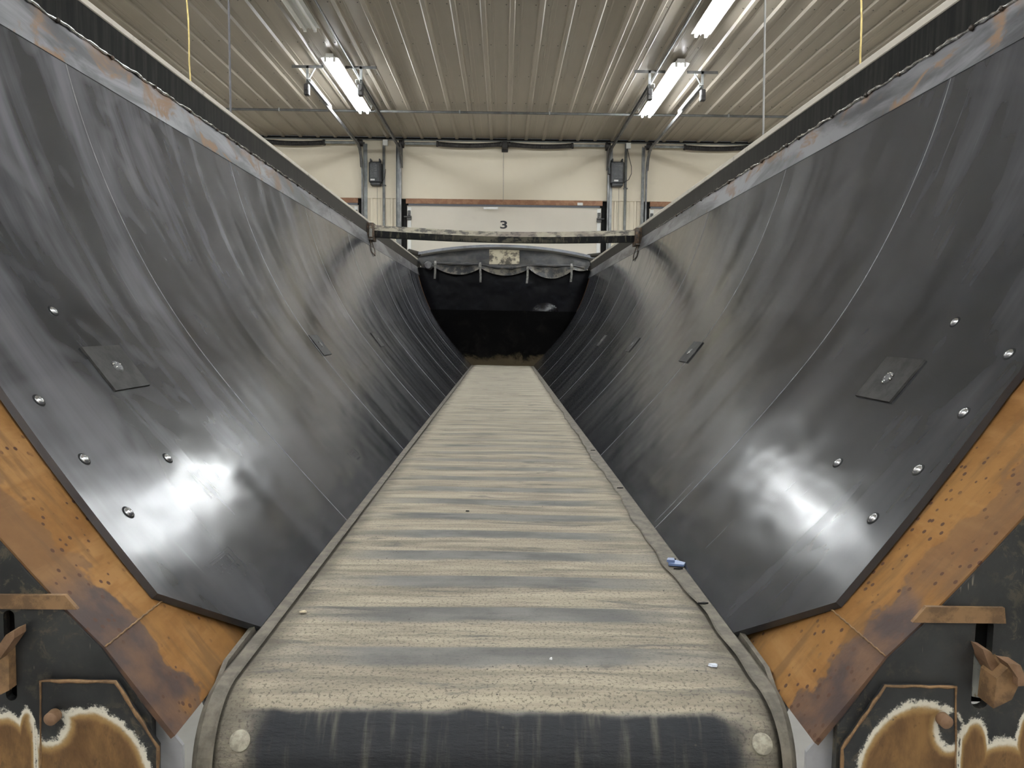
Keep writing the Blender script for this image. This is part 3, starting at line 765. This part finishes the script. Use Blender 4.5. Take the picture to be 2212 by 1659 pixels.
# washer plates with a centre bolt
for px, py in ((250, 795), (691, 746), (815, 734), (1922, 820), (1493, 761), (1367, 745), (1301, 736)):
    s, Y, sd = on_wall(px, py); c, e1, e2, n = wall_frame(s, Y, sd); g = G(); vs = []
    for dn in (.0, .0045):
        for a, b in ((-1, -1), (1, -1), (1, 1), (-1, 1)): vs.append(c+e1*(a*(.076-(dn*.2)))+e2*(b*(.056-dn*.2))+n*(dn+.0006))
    g.add(vs, [(0,1,2,3), (4,5,6,7), (0,1,5,4), (1,2,6,5), (2,3,7,6), (3,0,4,7)])
    w = obj('washer_plate', g, PLATE, TR)
    g = G().lathe(c, n, [(.004, .015), (.006, .0145), (.009, .011), (.0095, .0)], 14)
    obj('bolt', g, STEEL, w, True, auto=35)
    g = G()
    for q in range(7):
        a = random.uniform(0, 6.28); r_ = random.uniform(.006, .016); p = c+e1*math.cos(a)*r_+e2*math.sin(a)*r_
        g.lathe(p, n, [(.005, .004), (.008, .003), (.010, .001)], 6)
    obj('weld_spatter', g, WELD, w, True)
# raised maker's stamp: a boxed row of letter strokes, unreadable
def stamp(px, py, k, sd_=None):
    s, Y, sd = on_wall(px, py); c, e1, e2, n = wall_frame(s, Y, sd); g = G()
    def bar(x0, y0, x1, y1, w=.0018):
        a = c+e1*x0*k+e2*y0*k; b = c+e1*x1*k+e2*y1*k; d = (b-a).normalized(); q = n.cross(d)*w*k/2; h = n*.0006
        vs = [a-q, a+q, b+q, b-q, a-q*.5+h, a+q*.5+h, b+q*.5+h, b-q*.5+h]
        g.add(vs, [(4,5,6,7), (0,1,5,4), (1,2,6,5), (2,3,7,6), (3,0,4,7)])
    for sg in ((-.050, .021, .040, .021), (-.050, .017, .040, .017), (.052, .021, .052, -.012), (.043, .021, .052, .021), (.052, -.012, .045, -.012),
               (-.075, .021, -.064, .021), (-.064, .021, -.061, .012), (-.061, .012, -.060, .000)): bar(*sg)
    for i in range(5):
        x = -.044+i*.018
        bar(x, .011, x+.013, .011, .003); bar(x+.006, .011, x+.006, -.010, .004); bar(x, -.010, x+.012, -.010, .002)
        if i % 2: bar(x, .0, x+.013, .0, .003)
    for i in range(6): bar(-.02+i*.010, -.016, -.016+i*.010, -.022, .003)
    obj('embossed_stamp', g, LINER, panel_at(sd, Y), uvs=uvliner)
stamp(487, 1215, 1.0); stamp(766, 982, .95)

# tub shell behind the liner, continuing past it to the tail
sp = [(.451, EYE-.582), (.476, EYE-.549), (.546, EYE-.4553)]
sp += [prof(SB+(LL+.16-SB)*i/24, .0165) for i in range(1, 25)]
for sd in (-1, 1):
    n = len(sp); ysh = [1.03, 1.15, 1.4, 4, 8, 10.9]; g = G()
    for th in (0, .006):
        for y in ysh:
            for x, z in sp: g.v.append((sd*(x+th), y, z-th*.8))
    m_ = len(ysh)
    for i in range(m_-1):
        for j in range(n-1):
            g.f.append((i*n+j, (i+1)*n+j, (i+1)*n+j+1, i*n+j+1)); g.m.append(0)
            g.f.append(tuple(q+m_*n for q in (i*n+j, i*n+j+1, (i+1)*n+j+1, (i+1)*n+j))); g.m.append(0)
    for j in range(n-1): g.f.append((j, j+1, m_*n+j+1, m_*n+j)); g.m.append(0)
    obj('tub_shell', g, SHELL, TR, True, auto=14, label='rust-orange steel shell of the tub')
    # weld bead in the bend of the shell
    g = G(); pts = [(sd*.545, 1.03+i*.006, EYE-.4543+.0008*math.sin(i*2.1)) for i in range(40)]
    obj('bend_weld', G().tube(pts, .0015, 6), RBAR, TR, True)
    # steel band above the liner in lengths
    br = [1.05, 5.02, 8.9, 10.9] if sd > 0 else [1.05, 5.35, 8.6, 10.9]
    sw = LL+.124
    for a, b in zip(br[:-1], br[1:]):
        def fb(u, v): 
            x, z = prof(LL+.0065+(sw-LL-.0065)*v, .004); return (sd*x, a+(b-a-.003)*u, z)
        def fbn(u, v): q = nrm(LL); return (sd*q[0], 0, q[1])
        obj('steel_band', G().slab(fb, fbn, .006, 10, 2), BAND, TR)
    wx, wz = prof(sw)
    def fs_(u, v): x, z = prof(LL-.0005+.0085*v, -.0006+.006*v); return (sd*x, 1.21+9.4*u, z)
    obj('painted_gap_shadow', G().grid(fs_, 4, 1), HOLE, TR, fixn=False)  # black strip painted in for the shadow gap above the liner
    # top rail tube, lip, weld
    x1 = wx+.004
    obj('top_rail', G().box(sd*x1, sd*(x1+.10), 1.02, 11.2, wz-.004, wz+.100, bev=.006), RAIL, TR, label='black dusty square top rail')
    lw = .020 if sd < 0 else .026
    obj('rail_lip', G().box(sd*(x1+.001), sd*(x1+.06), 1.02, 11.2, wz+.100, wz+.101+lw, bev=.003), STRIP, TR, label='pale strip on top of the rail')
    pts = []; rs = []
    i = 0; y = 1.05
    while y < 6.2:
        pts.append((sd*(wx+.001+.002*math.sin(y*31)), y, wz+.002*math.sin(y*47)+random.uniform(-.0015, .0015))); rs.append(random.choice((.0035, .0055, .0045, .007))*(1 if y < 4.5 else .6)); y += .016
    obj('weld_bead', G().tube(pts, .005, 6, rs=rs), WELD, TR, True)
    g = G(); y = 1.2
    while y < 5.5:
        r_ = random.uniform(.005, .011); g.lathe((sd*(wx-.002), y, wz-.003), (-sd, 0, -.3), [(0, r_), (.004, r_*.8), (.008, r_*.3)], 8); y += random.uniform(.12, .34)
    obj('burnt_weld_stop', g, BURNT, TR, True)['kind'] = 'stuff'
    # ribs on the outside
    for q in range(8):
        yy = 2.0+q*1.2; g = G()
        loop = [(sd*x, z) for x, z in [prof(s, .05) for s in (0, .2, .4, .6, .8, 1.0, 1.2, 1.45)]]
        loop += [(sd*(wx+.10), wz-.02), (sd*(wx+.10), EYE-.2), (sd*.72, EYE-.75), (sd*.48, EYE-.75)]
        obj('outer_rib', g.plate([loop], yy, yy+.008), SHELL, TR)

# cross beam with its end brackets
yb = 6.88; a = P(798, 484, yb); b = P(1391, 497, yb); mz = P(1092, 500.5, yb).z
x1 = prof(LL+.124)[0]
prf = [(0, 0), (0, -.050), (.022, -.104), (.10, -.104), (.10, 0)]       # (y, z)
g = G(); n = 24; k = len(prf)
zl = (a.z+b.z)/2
for i in range(n+1):
    u = i/n; x = -x1+.0+2*x1*u; zt = zl+(mz-zl)*math.sin(PI*u)
    hh = 1-.12*math.sin(PI*u)
    g.v += [(x, yb+p, zt+q*hh) for p, q in prf]
for i in range(n):
    for j in range(k): g.f.append((i*k+j, i*k+(j+1) % k, (i+1)*k+(j+1) % k, (i+1)*k+j)); g.m.append(0 if j == 0 else 1)
g.f += [tuple(range(k)), tuple(n*k+j for j in range(k))]; g.m += [1, 1]
obj('cross_beam', g, BEAM, TR, label='bowed cross beam with flaking black paint')
for sd in (-1, 1):
    zt = zl+.01; xx = x1+.002
    g = G().box(sd*(xx-.055), sd*(xx-.049), yb-.05, yb+.12, zt-.15, zt, bev=.001).box(sd*(xx-.055), sd*xx, yb-.055, yb-.049, zt-.14, zt, bev=.001).box(sd*(xx-.055), sd*xx, yb-.05, yb+.12, zt-.152, zt-.147)
    bk = obj('beam_bracket', g, RDARK, TR)
    obj('bracket_liner', G().box(sd*(xx-.045), sd*(xx-.02), yb-.062, yb-.0555, zt-.125, zt-.03, bev=.002), PALE if sd < 0 else RDARK, bk)
    p = [(sd*(xx-.03), yb-.04, zt-.15), (sd*(xx-.035), yb-.06, zt-.20), (sd*(xx-.045), yb-.10, zt-.255), (sd*(xx-.06), yb+.02, zt-.285), (sd*(xx-.055), yb+.04, zt-.24), (sd*(xx-.03), yb+.03, zt-.16)]
    obj('lock_wire', G().tube(p, .004, 6), RDARK, bk, True)

# front bulkhead
def tub_loop(z0, z1, inset, n=12):
    r_ = []; ss = [i*(LL+.12)/60 for i in range(61)]
    pts = [prof(s, -inset) for s in ss]; pts = [p for p in pts if z0 <= p[1] <= z1]
    def xat(z):
        for (xa, za), (xb, zb) in zip([prof(s, -inset) for s in ss][:-1], [prof(s, -inset) for s in ss][1:]):
            if za <= z <= zb: return xa+(xb-xa)*(z-za)/(zb-za)
        return .42-inset
    R_ = [(xat(max(z0, prof(0, -inset)[1]+.002)), z0)]+[(x, z) for x, z in pts[::4]]+[(xat(z1), z1)]
    return R_+[(-x, z) for x, z in R_[::-1]]
zs_ = P(1080, 671, 10.7).z
obj('lower_bulkhead', G().plate([tub_loop(EYE-.565, zs_, -.022)], 10.64, 10.9), FRONTL, TR, label='black lower bulkhead plate, dusty along its foot')
obj('upper_bulkhead', G().plate([tub_loop(zs_-.02, EYE+.90, -.022)], 10.86, 10.92), FRONTU, TR, label='black upper bulkhead plate set further back')
g = G()
def dome(u, v):
    a = PI*u; r_ = .16*(1-v); return (P(1178, 668, 10.86).x+r_*math.cos(a)*1.15, 10.855-.06*math.sin(PI/2*v), zs_+r_*math.sin(a)*.8)
obj('bulkhead_dent', g.grid(dome, 16, 6), mottled('glossy_black_plastic', (.006, .006, .008), (.02, .02, .024), 12, .12, bump=.6), TR, True, label='shiny rounded bulge on the bulkhead')
for px in (912, 1268):
    a = P(px, 700, 10.5)
# belt
ZB = EYE-.563; YR = 1.16; RB = .10
def belt_pt(v):                          # v metres along from roller tangent (positive forward)
    if v >= 0: return YR+v, ZB, 0.0
    th = -v/RB
    if th < 2.4: return YR-RB*math.sin(th), ZB-RB*(1-math.cos(th)), th
    return YR-RB*math.sin(2.4)+(th-2.4)*RB*.75, ZB-RB*(1-math.cos(2.4))-(th-2.4)*RB*.66, 2.4
V0 = .09
us = [-.440, -.436, -.428, -.417, -.404, -.385, -.35]+[-.3+.05*i for i in range(13)]+[.35, .385, .404, .417, .428, .436, .440]
def droop(u): a = max(0, abs(u)-.397)/.043; return -.05*(1-math.sqrt(max(0, 1-min(1, a)**2)))
vs_ = []; v = -.42
while v < 9.55:
    vs_.append(v); v += .009 if v < 2.0 else (.018 if v < 4.5 else .045)
g = G(); nU = len(us); uvm = {}
for v in vs_:
    y, z, th = belt_pt(v); ph = ((v-V0)/.188+.5) % 1-.5
    hb = .0035*(1-min(1, max(0, (abs(ph)-.17)/.06)))
    for u in us:
        d = droop(u)+hb*min(1, max(0, (.40-abs(u))/.04))
        if th == 0: pnt = (u, y, z+d+.0015*math.sin(u*9+v*3))
        else: pnt = (u, y-math.sin(th)*d, z+math.cos(th)*d)
        uvm[len(g.v)] = (u, v-V0); g.v.append(pnt)
for i in range(len(vs_)-1):
    for j in range(nU-1): g.f.append((i*nU+j, i*nU+j+1, (i+1)*nU+j+1, (i+1)*nU+j)); g.m.append(0)
belt = obj('conveyor_belt', g, BELT, TR, True, fixn=False, label='dirty ribbed rubber floor belt wrapped over the tail roller')
ul = belt.data.uv_layers.new(name='uv')
for lp in belt.data.loops: ul.data[lp.index].uv = uvm[lp.vertex_index]
for px, py in ((520, 1600), (1645, 1607)):
    d = ray(px, py); best = None
    for i in range(400):
        v = -.30+i*.001; y, z, th = belt_pt(v)
        e = abs(d.z/d.y-(z-EYE)/y)
        if best is None or e < best[0]: best = (e, y, z, th)
    _, y, z, th = best; nrmv = Vector((0, -math.sin(th), math.cos(th)))
    obj('belt_bolt', G().lathe(Vector((d.x/d.y*y, y, z))+nrmv*.001, nrmv, [(0, .0155), (.004, .0150), (.0055, .012), (.006, .0)], 20), BOLTM, belt, True, auto=35)
# side skirts between belt and liner
for sd in (-1, 1):
    g = G(); n = 190
    for i in range(n+1):
        v = -.24+9.66*(i/n)**1.8; y, zc, th = belt_pt(v); w = .411 if sd < 0 else .392+.005*math.sin(y*5.3)+.003*math.sin(y*13+1)+.003*math.sin(y*31)
        if sd > 0 and y < 1.7: w += (1.7-y)*.04
        w = min(w, .421)
        for x, d in ((w, .0030), (w+.003, .0050), (.433, .0052), (.443, -.004), (.446, -.03)): g.v.append((sd*x, y-math.sin(th)*d, zc+math.cos(th)*d))
        for j in range(4):
            if i < n: q = i*5+j; g.f.append((q, q+1, q+6, q+5)); g.m.append(0)
    obj('side_skirt', g, SKIRT, TR, fixn=False, label='grimy rubber strip sealing the belt edge')
    if sd > 0:
        for y in (1.79, 1.72, 1.50, 2.6, 3.4): obj('skirt_tear', G().prism([(.405, y), (.418, y+.005), (.427, y+.002), (.418, y-.002)], 'z', ZB+.0050, ZB+.0085), HOLE, TR)
# tail roller, side guards
obj('tail_roller', G().lathe((-.44, YR, ZB-RB-.0), (1, 0, 0), [(.04, .03), (.04, RB-.014), (.84, RB-.014), (.84, .03)], 32), STEEL, TR, True, auto=40)
for sd in (-1, 1):
    obj('side_guard', G().plate([[(sd*x_, EYE+z_) for x_, z_ in ((.4475, -1.25), (.4475, -.606), (.484, -.559), (.556, -.466), (.62, -.470), (.62, -1.25))]], 1.046, 1.052), GUARD, TR, label='plain grey side guard under the tub')
    obj('belt_edge_flap', G().sweep([(sd*.447, 1.36, EYE-.578), (sd*.447, 1.22, EYE-.582), (sd*.446, 1.14, EYE-.62), (sd*.445, 1.08, EYE-.70), (sd*.444, 1.07, EYE-.9)],
        [(-.004, -.025), (.004, -.025), (.004, .025), (-.004, .025)], (1, 0, 0)), SKIRT, TR, True, auto=40)
    # rear end plate with slot
    poly = [(x, z) for x, z in sp[1:]]
    outer = [(.482, EYE-1.5), (.482, EYE-.555)]+[(x+.003, z-.001) for x, z in sp[2:] ]+[(1.62, sp[-1][1]), (1.62, EYE-1.5)]
    outer = [(sd*x, z) for x, z in outer]
    sx0, sx1, sy0, sy1 = (10, 40, 1328, 1500) if sd < 0 else (2105, 2133, 1350, 1510)
    a = P(sx0, sy0, 1.03); b = P(sx1, sy1, 1.03); r_ = (b.x-a.x)/2; cx = (a.x+b.x)/2
    hole = [(cx+r_*math.cos(t_), a.z+r_*math.sin(t_)) for t_ in [PI*i/8 for i in range(9)]]+[(cx-r_*math.cos(t_), b.z-r_*math.sin(t_)) for t_ in [PI*i/8 for i in range(9)]]
    ep = obj('end_plate', G().plate([outer, hole], 1.027, 1.040), ENDP, TR, label='black painted tail plate scraped to rust')
    obj('slot_void_shade', G().box(cx-(.022 if sd > 0 else .06), cx+(.06 if sd > 0 else .022), 1.062, 1.068, b.z-.02, a.z+.022), HOLE, ep)  # black plate added to stand for the dark void behind the slot
    # horizontal rusty bar
    q = [(-40, 1286), (138, 1287), (165, 1318), (-40, 1316)] if sd < 0 else [(2003, 1312), (2172, 1314), (2175, 1348), (1973, 1346)]
    p_ = [P(x, y, 1.02) for x, y in q]
    obj('weld_bar', G().prism([(p.x, p.z) for p in p_], 'y', 1.0215, 1.028), RBAR, ep)
    # bracket plate and pin
    q = [(85, 1473), (247, 1474), (339, 1616), (339, 1790), (85, 1790)] if sd < 0 else [(2067, 1486), (1914, 1484), (1820, 1620), (1818, 1790), (2067, 1790)]
    p_ = [P(x, y, 1.017) for x, y in q]
    pl = obj('bracket_plate', G().prism([(p.x, p.z) for p in p_], 'y', 1.020, 1.029), ENDP, ep)
    ed = [(p.x, 1.0195, p.z) for p in p_]
    pts = [ed[0]]
    for u_, v_ in zip(ed[:-1], ed[1:]): 
        for i in range(1, 9): pts.append(tuple(u_[k_]+(v_[k_]-u_[k_])*i/8+random.uniform(-.0008, .0008)*(k_ != 1) for k_ in range(3)))
    pts = [tuple(ed[0][k_]+(ed[-1][k_]-ed[0][k_])*i/12+random.uniform(-.0005, .0005)*(k_ != 1) for k_ in range(3)) for i in range(12, 0, -1)]+pts
    g = G()
    g.tube(pts, .0026, 6, rs=[random.uniform(.0010, .0018) if i < 12 else random.uniform(.0018, .0030) for i in range(len(pts))])
    obj('edge_rust', g, RBAR, pl, True)
    c = P(113, 1550, 1.01) if sd < 0 else P(2041, 1557, 1.01)
    obj('pin', G().lathe((c.x, 1.017, c.z), (0, -1, 0), [(0, .0095), (.012, .0092), (.0145, .006), (.015, 0)], 18), RPINK, pl, True, auto=35)
    # latch lever through the slot
    if sd > 0:
        lv = obj('latch_lever', G().prism([(P(x, y, 1.03).x, P(x, y, 1.03).z) for x, y in ((2107, 1388), (2120, 1400), (2136, 1440), (2126, 1512), (2104, 1508))], 'y', 1.035, 1.06), PALE, TR, label='pale worn latch lever in the slot')
        p_ = [P(x, y, 1.015) for x, y in ((2108, 1392), (2126, 1398), (2150, 1440), (2134, 1450), (2120, 1425))]
        obj('lever_edge', G().prism([(p.x, p.z) for p in p_], 'y', 1.00, 1.03), RPINK, lv)
        p_ = [P(x, y, 1.00) for x, y in ((2168, 1426), (2190, 1458), (2170, 1500), (2131, 1519), (2138, 1455))]
        obj('tab', G().prism([(p.x, p.z) for p in p_], 'y', .985, 1.02), RBAR, lv)
        p_ = [P(x, y, .985) for x, y in ((2166, 1426), (2194, 1430), (2208, 1464), (2205, 1474), (2188, 1475), (2188, 1458))]
        obj('tab_edge', G().prism([(p.x, p.z) for p in p_], 'y', .975, 1.0), RPINK, lv)
    else:
        lv = obj('latch_lever', G().prism([(P(x, y, 1.03).x, P(x, y, 1.03).z) for x, y in ((8, 1400), (36, 1362), (38, 1478), (14, 1490), (-6, 1470))], 'y', 1.012, 1.05), RBAR, TR, label='rusty latch lever in the slot')
        p_ = [P(x, y, 1.0) for x, y in ((36, 1360), (18, 1368), (-12, 1412), (2, 1424), (36, 1376))]
        obj('lever_edge', G().prism([(p.x, p.z) for p in p_], 'y', .995, 1.02), RPINK, lv)
# chassis and wheels (below the view)
for sd in (-1, 1):
    obj('chassis_rail', G().box(sd*.38, sd*.50, 2.0, 11.0, .78, .98, bev=.01), RAIL, TR)
    obj('landing_leg', G().box(sd*.62, sd*.74, 9.6, 9.72, .04, 1.0, bev=.01).box(sd*.56, sd*.80, 9.52, 9.8, 0, .05, bev=.01), RAIL, TR)
    obj('leg_brace', G().box(sd*.40, sd*.74, 9.62, 9.70, .82, .96, bev=.01), RAIL, TR)
for yy in (3.4, 4.7):
    obj('axle', G().tube([(-1.2, yy, .52), (1.2, yy, .52)], .06, 10).box(-.5, -.4, yy-.06, yy+.06, .5, .8).box(.4, .5, yy-.06, yy+.06, .5, .8), RAIL, TR, True, auto=40)
    for sd in (-1, 1):
        obj('wheel', G().lathe((sd*.88, yy, .52), (sd, 0, 0), [(0, .2), (0, .47), (.04, .52), (.28, .52), (.32, .47), (.32, .26), (.22, .24), (.22, .0)], 28), TYRE, TR, True, auto=35)

# ------------------------------------------------------------------ tarp on the front
T = thing('tarpaulin', 'black dusty tarpaulin bunched over the front bulkhead of the trailer', 'tarp', (0, 11.0, EYE+.8))
ya = 10.95
def arch(x): 
    u = min(1, abs(x)/1.30); return EYE+1.120-.145*u**2.0
def hem(x):
    st_ = [-1.18, -.97, -.33, .35, .97, 1.18]; z0 = EYE+.83
    for a, b in zip(st_[:-1], st_[1:]):
        if a <= x <= b:
            u = (x-a)/(b-a); dp = .10 if b-a > .3 else .02
            if a > .3 and b-a > .3: dp = .13
            return z0-dp*math.sin(PI*u)**.8-.03
    return z0+.02
def flap(u, v):
    x = -1.22+2.44*u; zt = arch(x)-.035; zb = hem(x); z = zt+(zb-zt)*v
    w = .012*math.sin(x*7+v*3)+.010*math.sin(x*19-v*7)*v
    y = ya-.16*v-.05*math.sin(PI*v)+w-(.05*max(0, v-.8)*5*math.sin(PI*((x+1.2)*1.55 % 1)))
    return (x, y, z)
obj('tarp_flap', G().grid(flap, 90, 18), TARP, T, True, fixn=False, label='hanging flap with scalloped hem')
def hemf(u, v):                           # rolled pocket along the hem
    x = -1.12+2.24*u; st_ = [-.97, -.33, .35, .97]; z0 = EYE+.842-.02*math.cos(x*4.6); r_ = .022+.012*math.sin(x*15)**2; a = 2*PI*v
    near_s = min(abs(x-q) for q in st_); r_ *= min(1, .35+near_s*4); z0 -= .02*min(1, near_s*4)
    return (x, ya-.235+r_*math.cos(a), z0+r_*math.sin(a)*.8)
obj('hem_roll', G().grid(hemf, 80, 8), TARP, T, True, fixn=False)
def top(u, v):
    x = -1.36+2.72*u; z = arch(x)+.012*math.sin(PI*v)-.05*v+.0; return (x, ya-.02+.9*v, z+.02)
obj('tarp_top', G().grid(top, 40, 8), TARP, T, True, fixn=False)
g = G(); pts = [(-1.38+2.76*i/40, ya-.03, arch(-1.38+2.76*i/40)+.012) for i in range(41)]
g.sweep(pts, [(-.03, -.012), (.03, -.012), (.03, .022), (-.03, .022)], (0, 1, 0))
obj('front_bow', g, LTARP, T, True, auto=40, label='pale arched bow carrying the tarp edge')
def pat(u, v):
    a = P(1057+65*u, 536+36*v, 10.9); q = flap((a.x+1.22)/2.44, min(.98, max(.02, (arch(a.x)-.035-a.z)/(arch(a.x)-.035-hem(a.x))))); return (q[0], q[1]-.006, q[2])
obj('label_patch', G().grid(pat, 10, 8), PATCH, T, True, fixn=False, label='stained cream patch on the tarp')
for px, y0, y1, w in ((940, 571, 602, 5), (1037, 574, 610, 5.5), (1140, 580, 612, 5.5), (1235, 577, 609, 5)):
    a = P(px, y0, 10.68); b = P(px+(1 if px < 1100 else -2), y1, 10.66)
    if px < 1000: b = P(px-1, y1, 10.66)
    obj('strap', G().sweep([a+Vector((0, .04, .05)), a, (a+b)/2+Vector((.004, -.01, 0)), b], [(-.014, -.002), (.014, -.002), (.014, .002), (-.014, .002)], (1, 0, 0)), STRAP, T)
    obj('strap_buckle', G().box(a.x-.02, a.x+.02, a.y-.012, a.y+.004, a.z-.02, a.z+.02, bev=.004), STRAP, T)
c = P(925, 573, 10.7)
obj('roller_end', G().lathe((c.x, 10.68, c.z), (0, 1, 0), [(0, .012), (0, .045), (.02, .055), (.3, .055), (.3, .01)], 20), STEEL, T, True, auto=40)
a = P(886, 545, 10.95); b = P(906, 549, 10.95)
obj('arm_pivot', G().tube([(a.x, 10.8, a.z), (b.x, 10.95, b.z)], .034, 14), RAIL, T, True, auto=40)
a = P(1270, 553, 10.95); b = P(1294, 552, 10.95)
obj('arm_pivot', G().tube([(b.x, 10.8, b.z), (a.x, 10.95, a.z)], .028, 14), RAIL, T, True, auto=40)
for sd in (-1, 1):
    obj('bow_post', G().box(sd*1.29, sd*1.33, 10.93, 10.99, EYE+.92, EYE+.99, bev=.005), RAIL, T)

# ------------------------------------------------------------------ bits lying on the belt
def bit(px, py, size, mat, name, label, cat, n=6, h=.004):
    d = ray(px, py); t_ = (ZB+.004-EYE)/d.z; x, y = d.x*t_, d.y*t_; g = G(); vs = []
    for z_, k_ in ((0, 1), (h, .7)):
        for i in range(n):
            a = 2*PI*i/n; r_ = size*random.uniform(.7, 1.2)*k_; vs.append((x+math.cos(a)*r_, y+math.sin(a)*r_*.6, ZB+.0045+z_*random.uniform(.6, 1.3)))
    g.add(vs, [tuple(range(n)), tuple(range(n, 2*n))]+[(i, (i+1) % n, (i+1) % n+n, i+n) for i in range(n)])
    return tag(obj(name, g, mat), label, cat)
bit(1541, 1439, .010, WBIT, 'plastic_scrap', 'small pale blue plastic scrap at the right near end of the belt', 'scrap')
bit(655, 1323, .009, YBIT, 'wood_chip', 'tiny cream chip at the left edge of the belt near the tail', 'chip', 5, .003)
bit(1010, 1105, .007, HOLE, 'dark_crumb', 'tiny dark crumb left of centre, midway down the belt', 'crumb', 5, .003)
bit(1190, 1425, .004, PAPER, 'pale_crumb', 'tiny pale crumb on the near end of the belt', 'crumb', 5, .003)
d = ray(1453, 1217); t_ = (ZB+.01-EYE)/d.z; x, y = d.x*t_, d.y*t_
g = G().prism([(x-.012, y-.012), (x+.022, y-.018), (x+.030, y+.0), (x+.012, y+.018), (x-.008, y+.014)], 'z', ZB+.008, ZB+.013)
g.prism([(x-.014, y+.0), (x+.004, y-.004), (x+.006, y+.015), (x-.008, y+.016)], 'z', ZB+.013, ZB+.019)
tag(obj('plastic_scrap', g, BLUE), 'blue plastic scrap on the seal strip at the right edge of the belt', 'scrap')

bpy.context.view_layer.update()
for o in [o for o in bpy.data.objects if o not in before and o.parent is None]:
    o.matrix_basis = Matrix.Translation((0, 0, EYE)) @ LEAN.to_4x4() @ Matrix.Translation((0, 0, -EYE)) @ Matrix.Translation(o.location)
